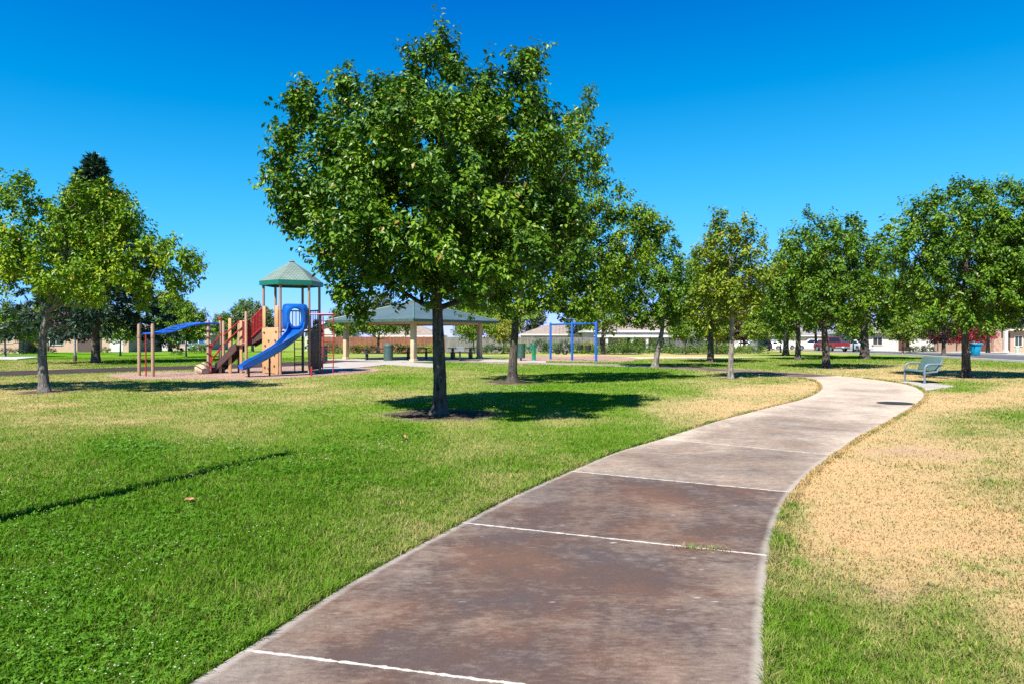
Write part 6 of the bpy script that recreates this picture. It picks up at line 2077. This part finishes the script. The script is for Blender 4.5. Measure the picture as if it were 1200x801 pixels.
pcar('pickup_truck', 'dark red pickup parked facing away, tailgate towards the park', 'pickup', 974, 88, R(92), 'pickup', P_RED)
pcar('parked_car', 'silver sedan parked beside the red pickup', 'car', 1004, 94, R(97), 'sedan', P_SILV)
pcar('parked_car', 'teal sedan half hidden between the red pickup and the silver sedan', 'car', 994, 103, R(92), 'sedan', P_TEAL)
pcar('pickup_truck', 'white pickup parked in front of the tan house on the far lawn side', 'pickup', 158, 105, R(205), 'pickup', P_WHT)
pcar('parked_car', 'grey blue car beside the round green tree', 'car', 231, 106, R(100), 'suv', P_BLUEG)
pcar('parked_car', 'white sedan farthest along the street, beside the utility cabinet', 'car', 868, 117, R(170), 'sedan', P_WHT)
pcar('parked_car', 'white sedan just past the dark car by the utility cabinet', 'car', 903, 116, R(150), 'sedan', P_WHT)
pcar('parked_car', 'white hatchback beyond the white sedan, seen between two trunks', 'car', 917, 125, R(20), 'suv', P_WHT)
pcar('parked_car', 'white sport utility car seen behind the thickest trunk', 'car', 950, 108, R(160), 'suv', P_WHT)
pcar('parked_car', 'dark navy car standing next to the grey utility cabinet', 'car', 890, 104, R(95), 'suv', P_NAVY)
# small street things
x, y = at(883, 82)
t = thing('utility_cabinet', 'grey steel utility cabinet at the edge of the lawn by the dark car', 'cabinet', (x, y, 0))
MB().box((0, 0, .62), (.72, .6, 1.22), bev=.02).build('body', M_GALV, t)
MB().box((0, -.31, .66), (.6, .02, 1.0), bev=.006).build('door', M_GALV, t)
MB().box((0, 0, 1.26), (.80, .68, .06), bev=.015).build('lid', M_GALV, t)
M_CYAN = pmat('cyan_plastic', (0.003, 0.27, 0.44), .4, .06, 4)
x, y = at(1143, 58)
t = thing('wheeled_bin', 'bright cyan wheeled bin with a flared lid standing at the kerb', 'bin', (x, y, 0.02), .15)
MB().box((0, 0, .47), (.46, .50, .86), taper=1.32, bev=.03).build('body', M_CYAN, t, True)
MB().box((0, .02, .95), (.80, .82, .10), bev=.035).box((0, -.36, .90), (.92, .10, .05), bev=.02).build('lid', M_CYAN, t, True)
for s in (-1, 1):
    MB().tube([(s * .24, .26, .10), (s * .31, .26, .10)], .10, 14).build('wheel', M_TYRE, t, True)
x, y = at(1192.5, 60)
t = thing('utility_post', 'small pale green utility pedestal on the far verge', 'utility box', (x, y, 0.1))
M_PALEG = pmat('pale_green_paint', (0.36, 0.48, 0.38), .5, .08, 5)
MB().lathe([(.17, -.02), (.17, .06), (.13, .08), (.13, .52), (.15, .54), (.14, .62), (.03, .68)], 16).build('body', M_PALEG, t, True)
MB().tube([(-.22, 0, .42), (.22, 0, .42)], .06, 12).build('outlet', M_PALEG, t, True)
x, y = G(87.8, 423)
t = thing('slim_pole', 'slim pale grey pole on the lawn beside the thick conifer trunk', 'pole', (x, y, 0))
MB().lathe([(.11, -.05), (.11, .35), (.075, .42)], 14).build('base', M_BROWN, t, True)
MB().tube([(0, 0, .3), (0, 0, 4.6)], [.062, .05], 12).build('shaft', M_GALV, t, True)
MB().lathe([(.03, 4.55), (.16, 4.62), (.17, 4.72), (.02, 4.85)], 14).build('lantern', M_DARK, t, True)

# ------------------------------------------------------------------ the fall of the land beyond the park
for o in list(SC.objects):
    if o.parent is not None or o.type in {'CAMERA', 'LIGHT'}:
        continue
    if o.type == 'MESH' and o.get('kind') in ('structure', 'stuff'):
        me = o.data
        n = len(me.vertices)
        co = np.empty(n * 3, dtype=np.float32)
        me.vertices.foreach_get('co', co)
        co = co.reshape(-1, 3)
        if co[:, 1].max() > 58:
            co[:, 2] += HZ(co[:, 1])
            me.vertices.foreach_set('co', co.ravel())
            me.update()
    elif o.location.y > 58:
        o.location.z += float(HZ(o.location.y))
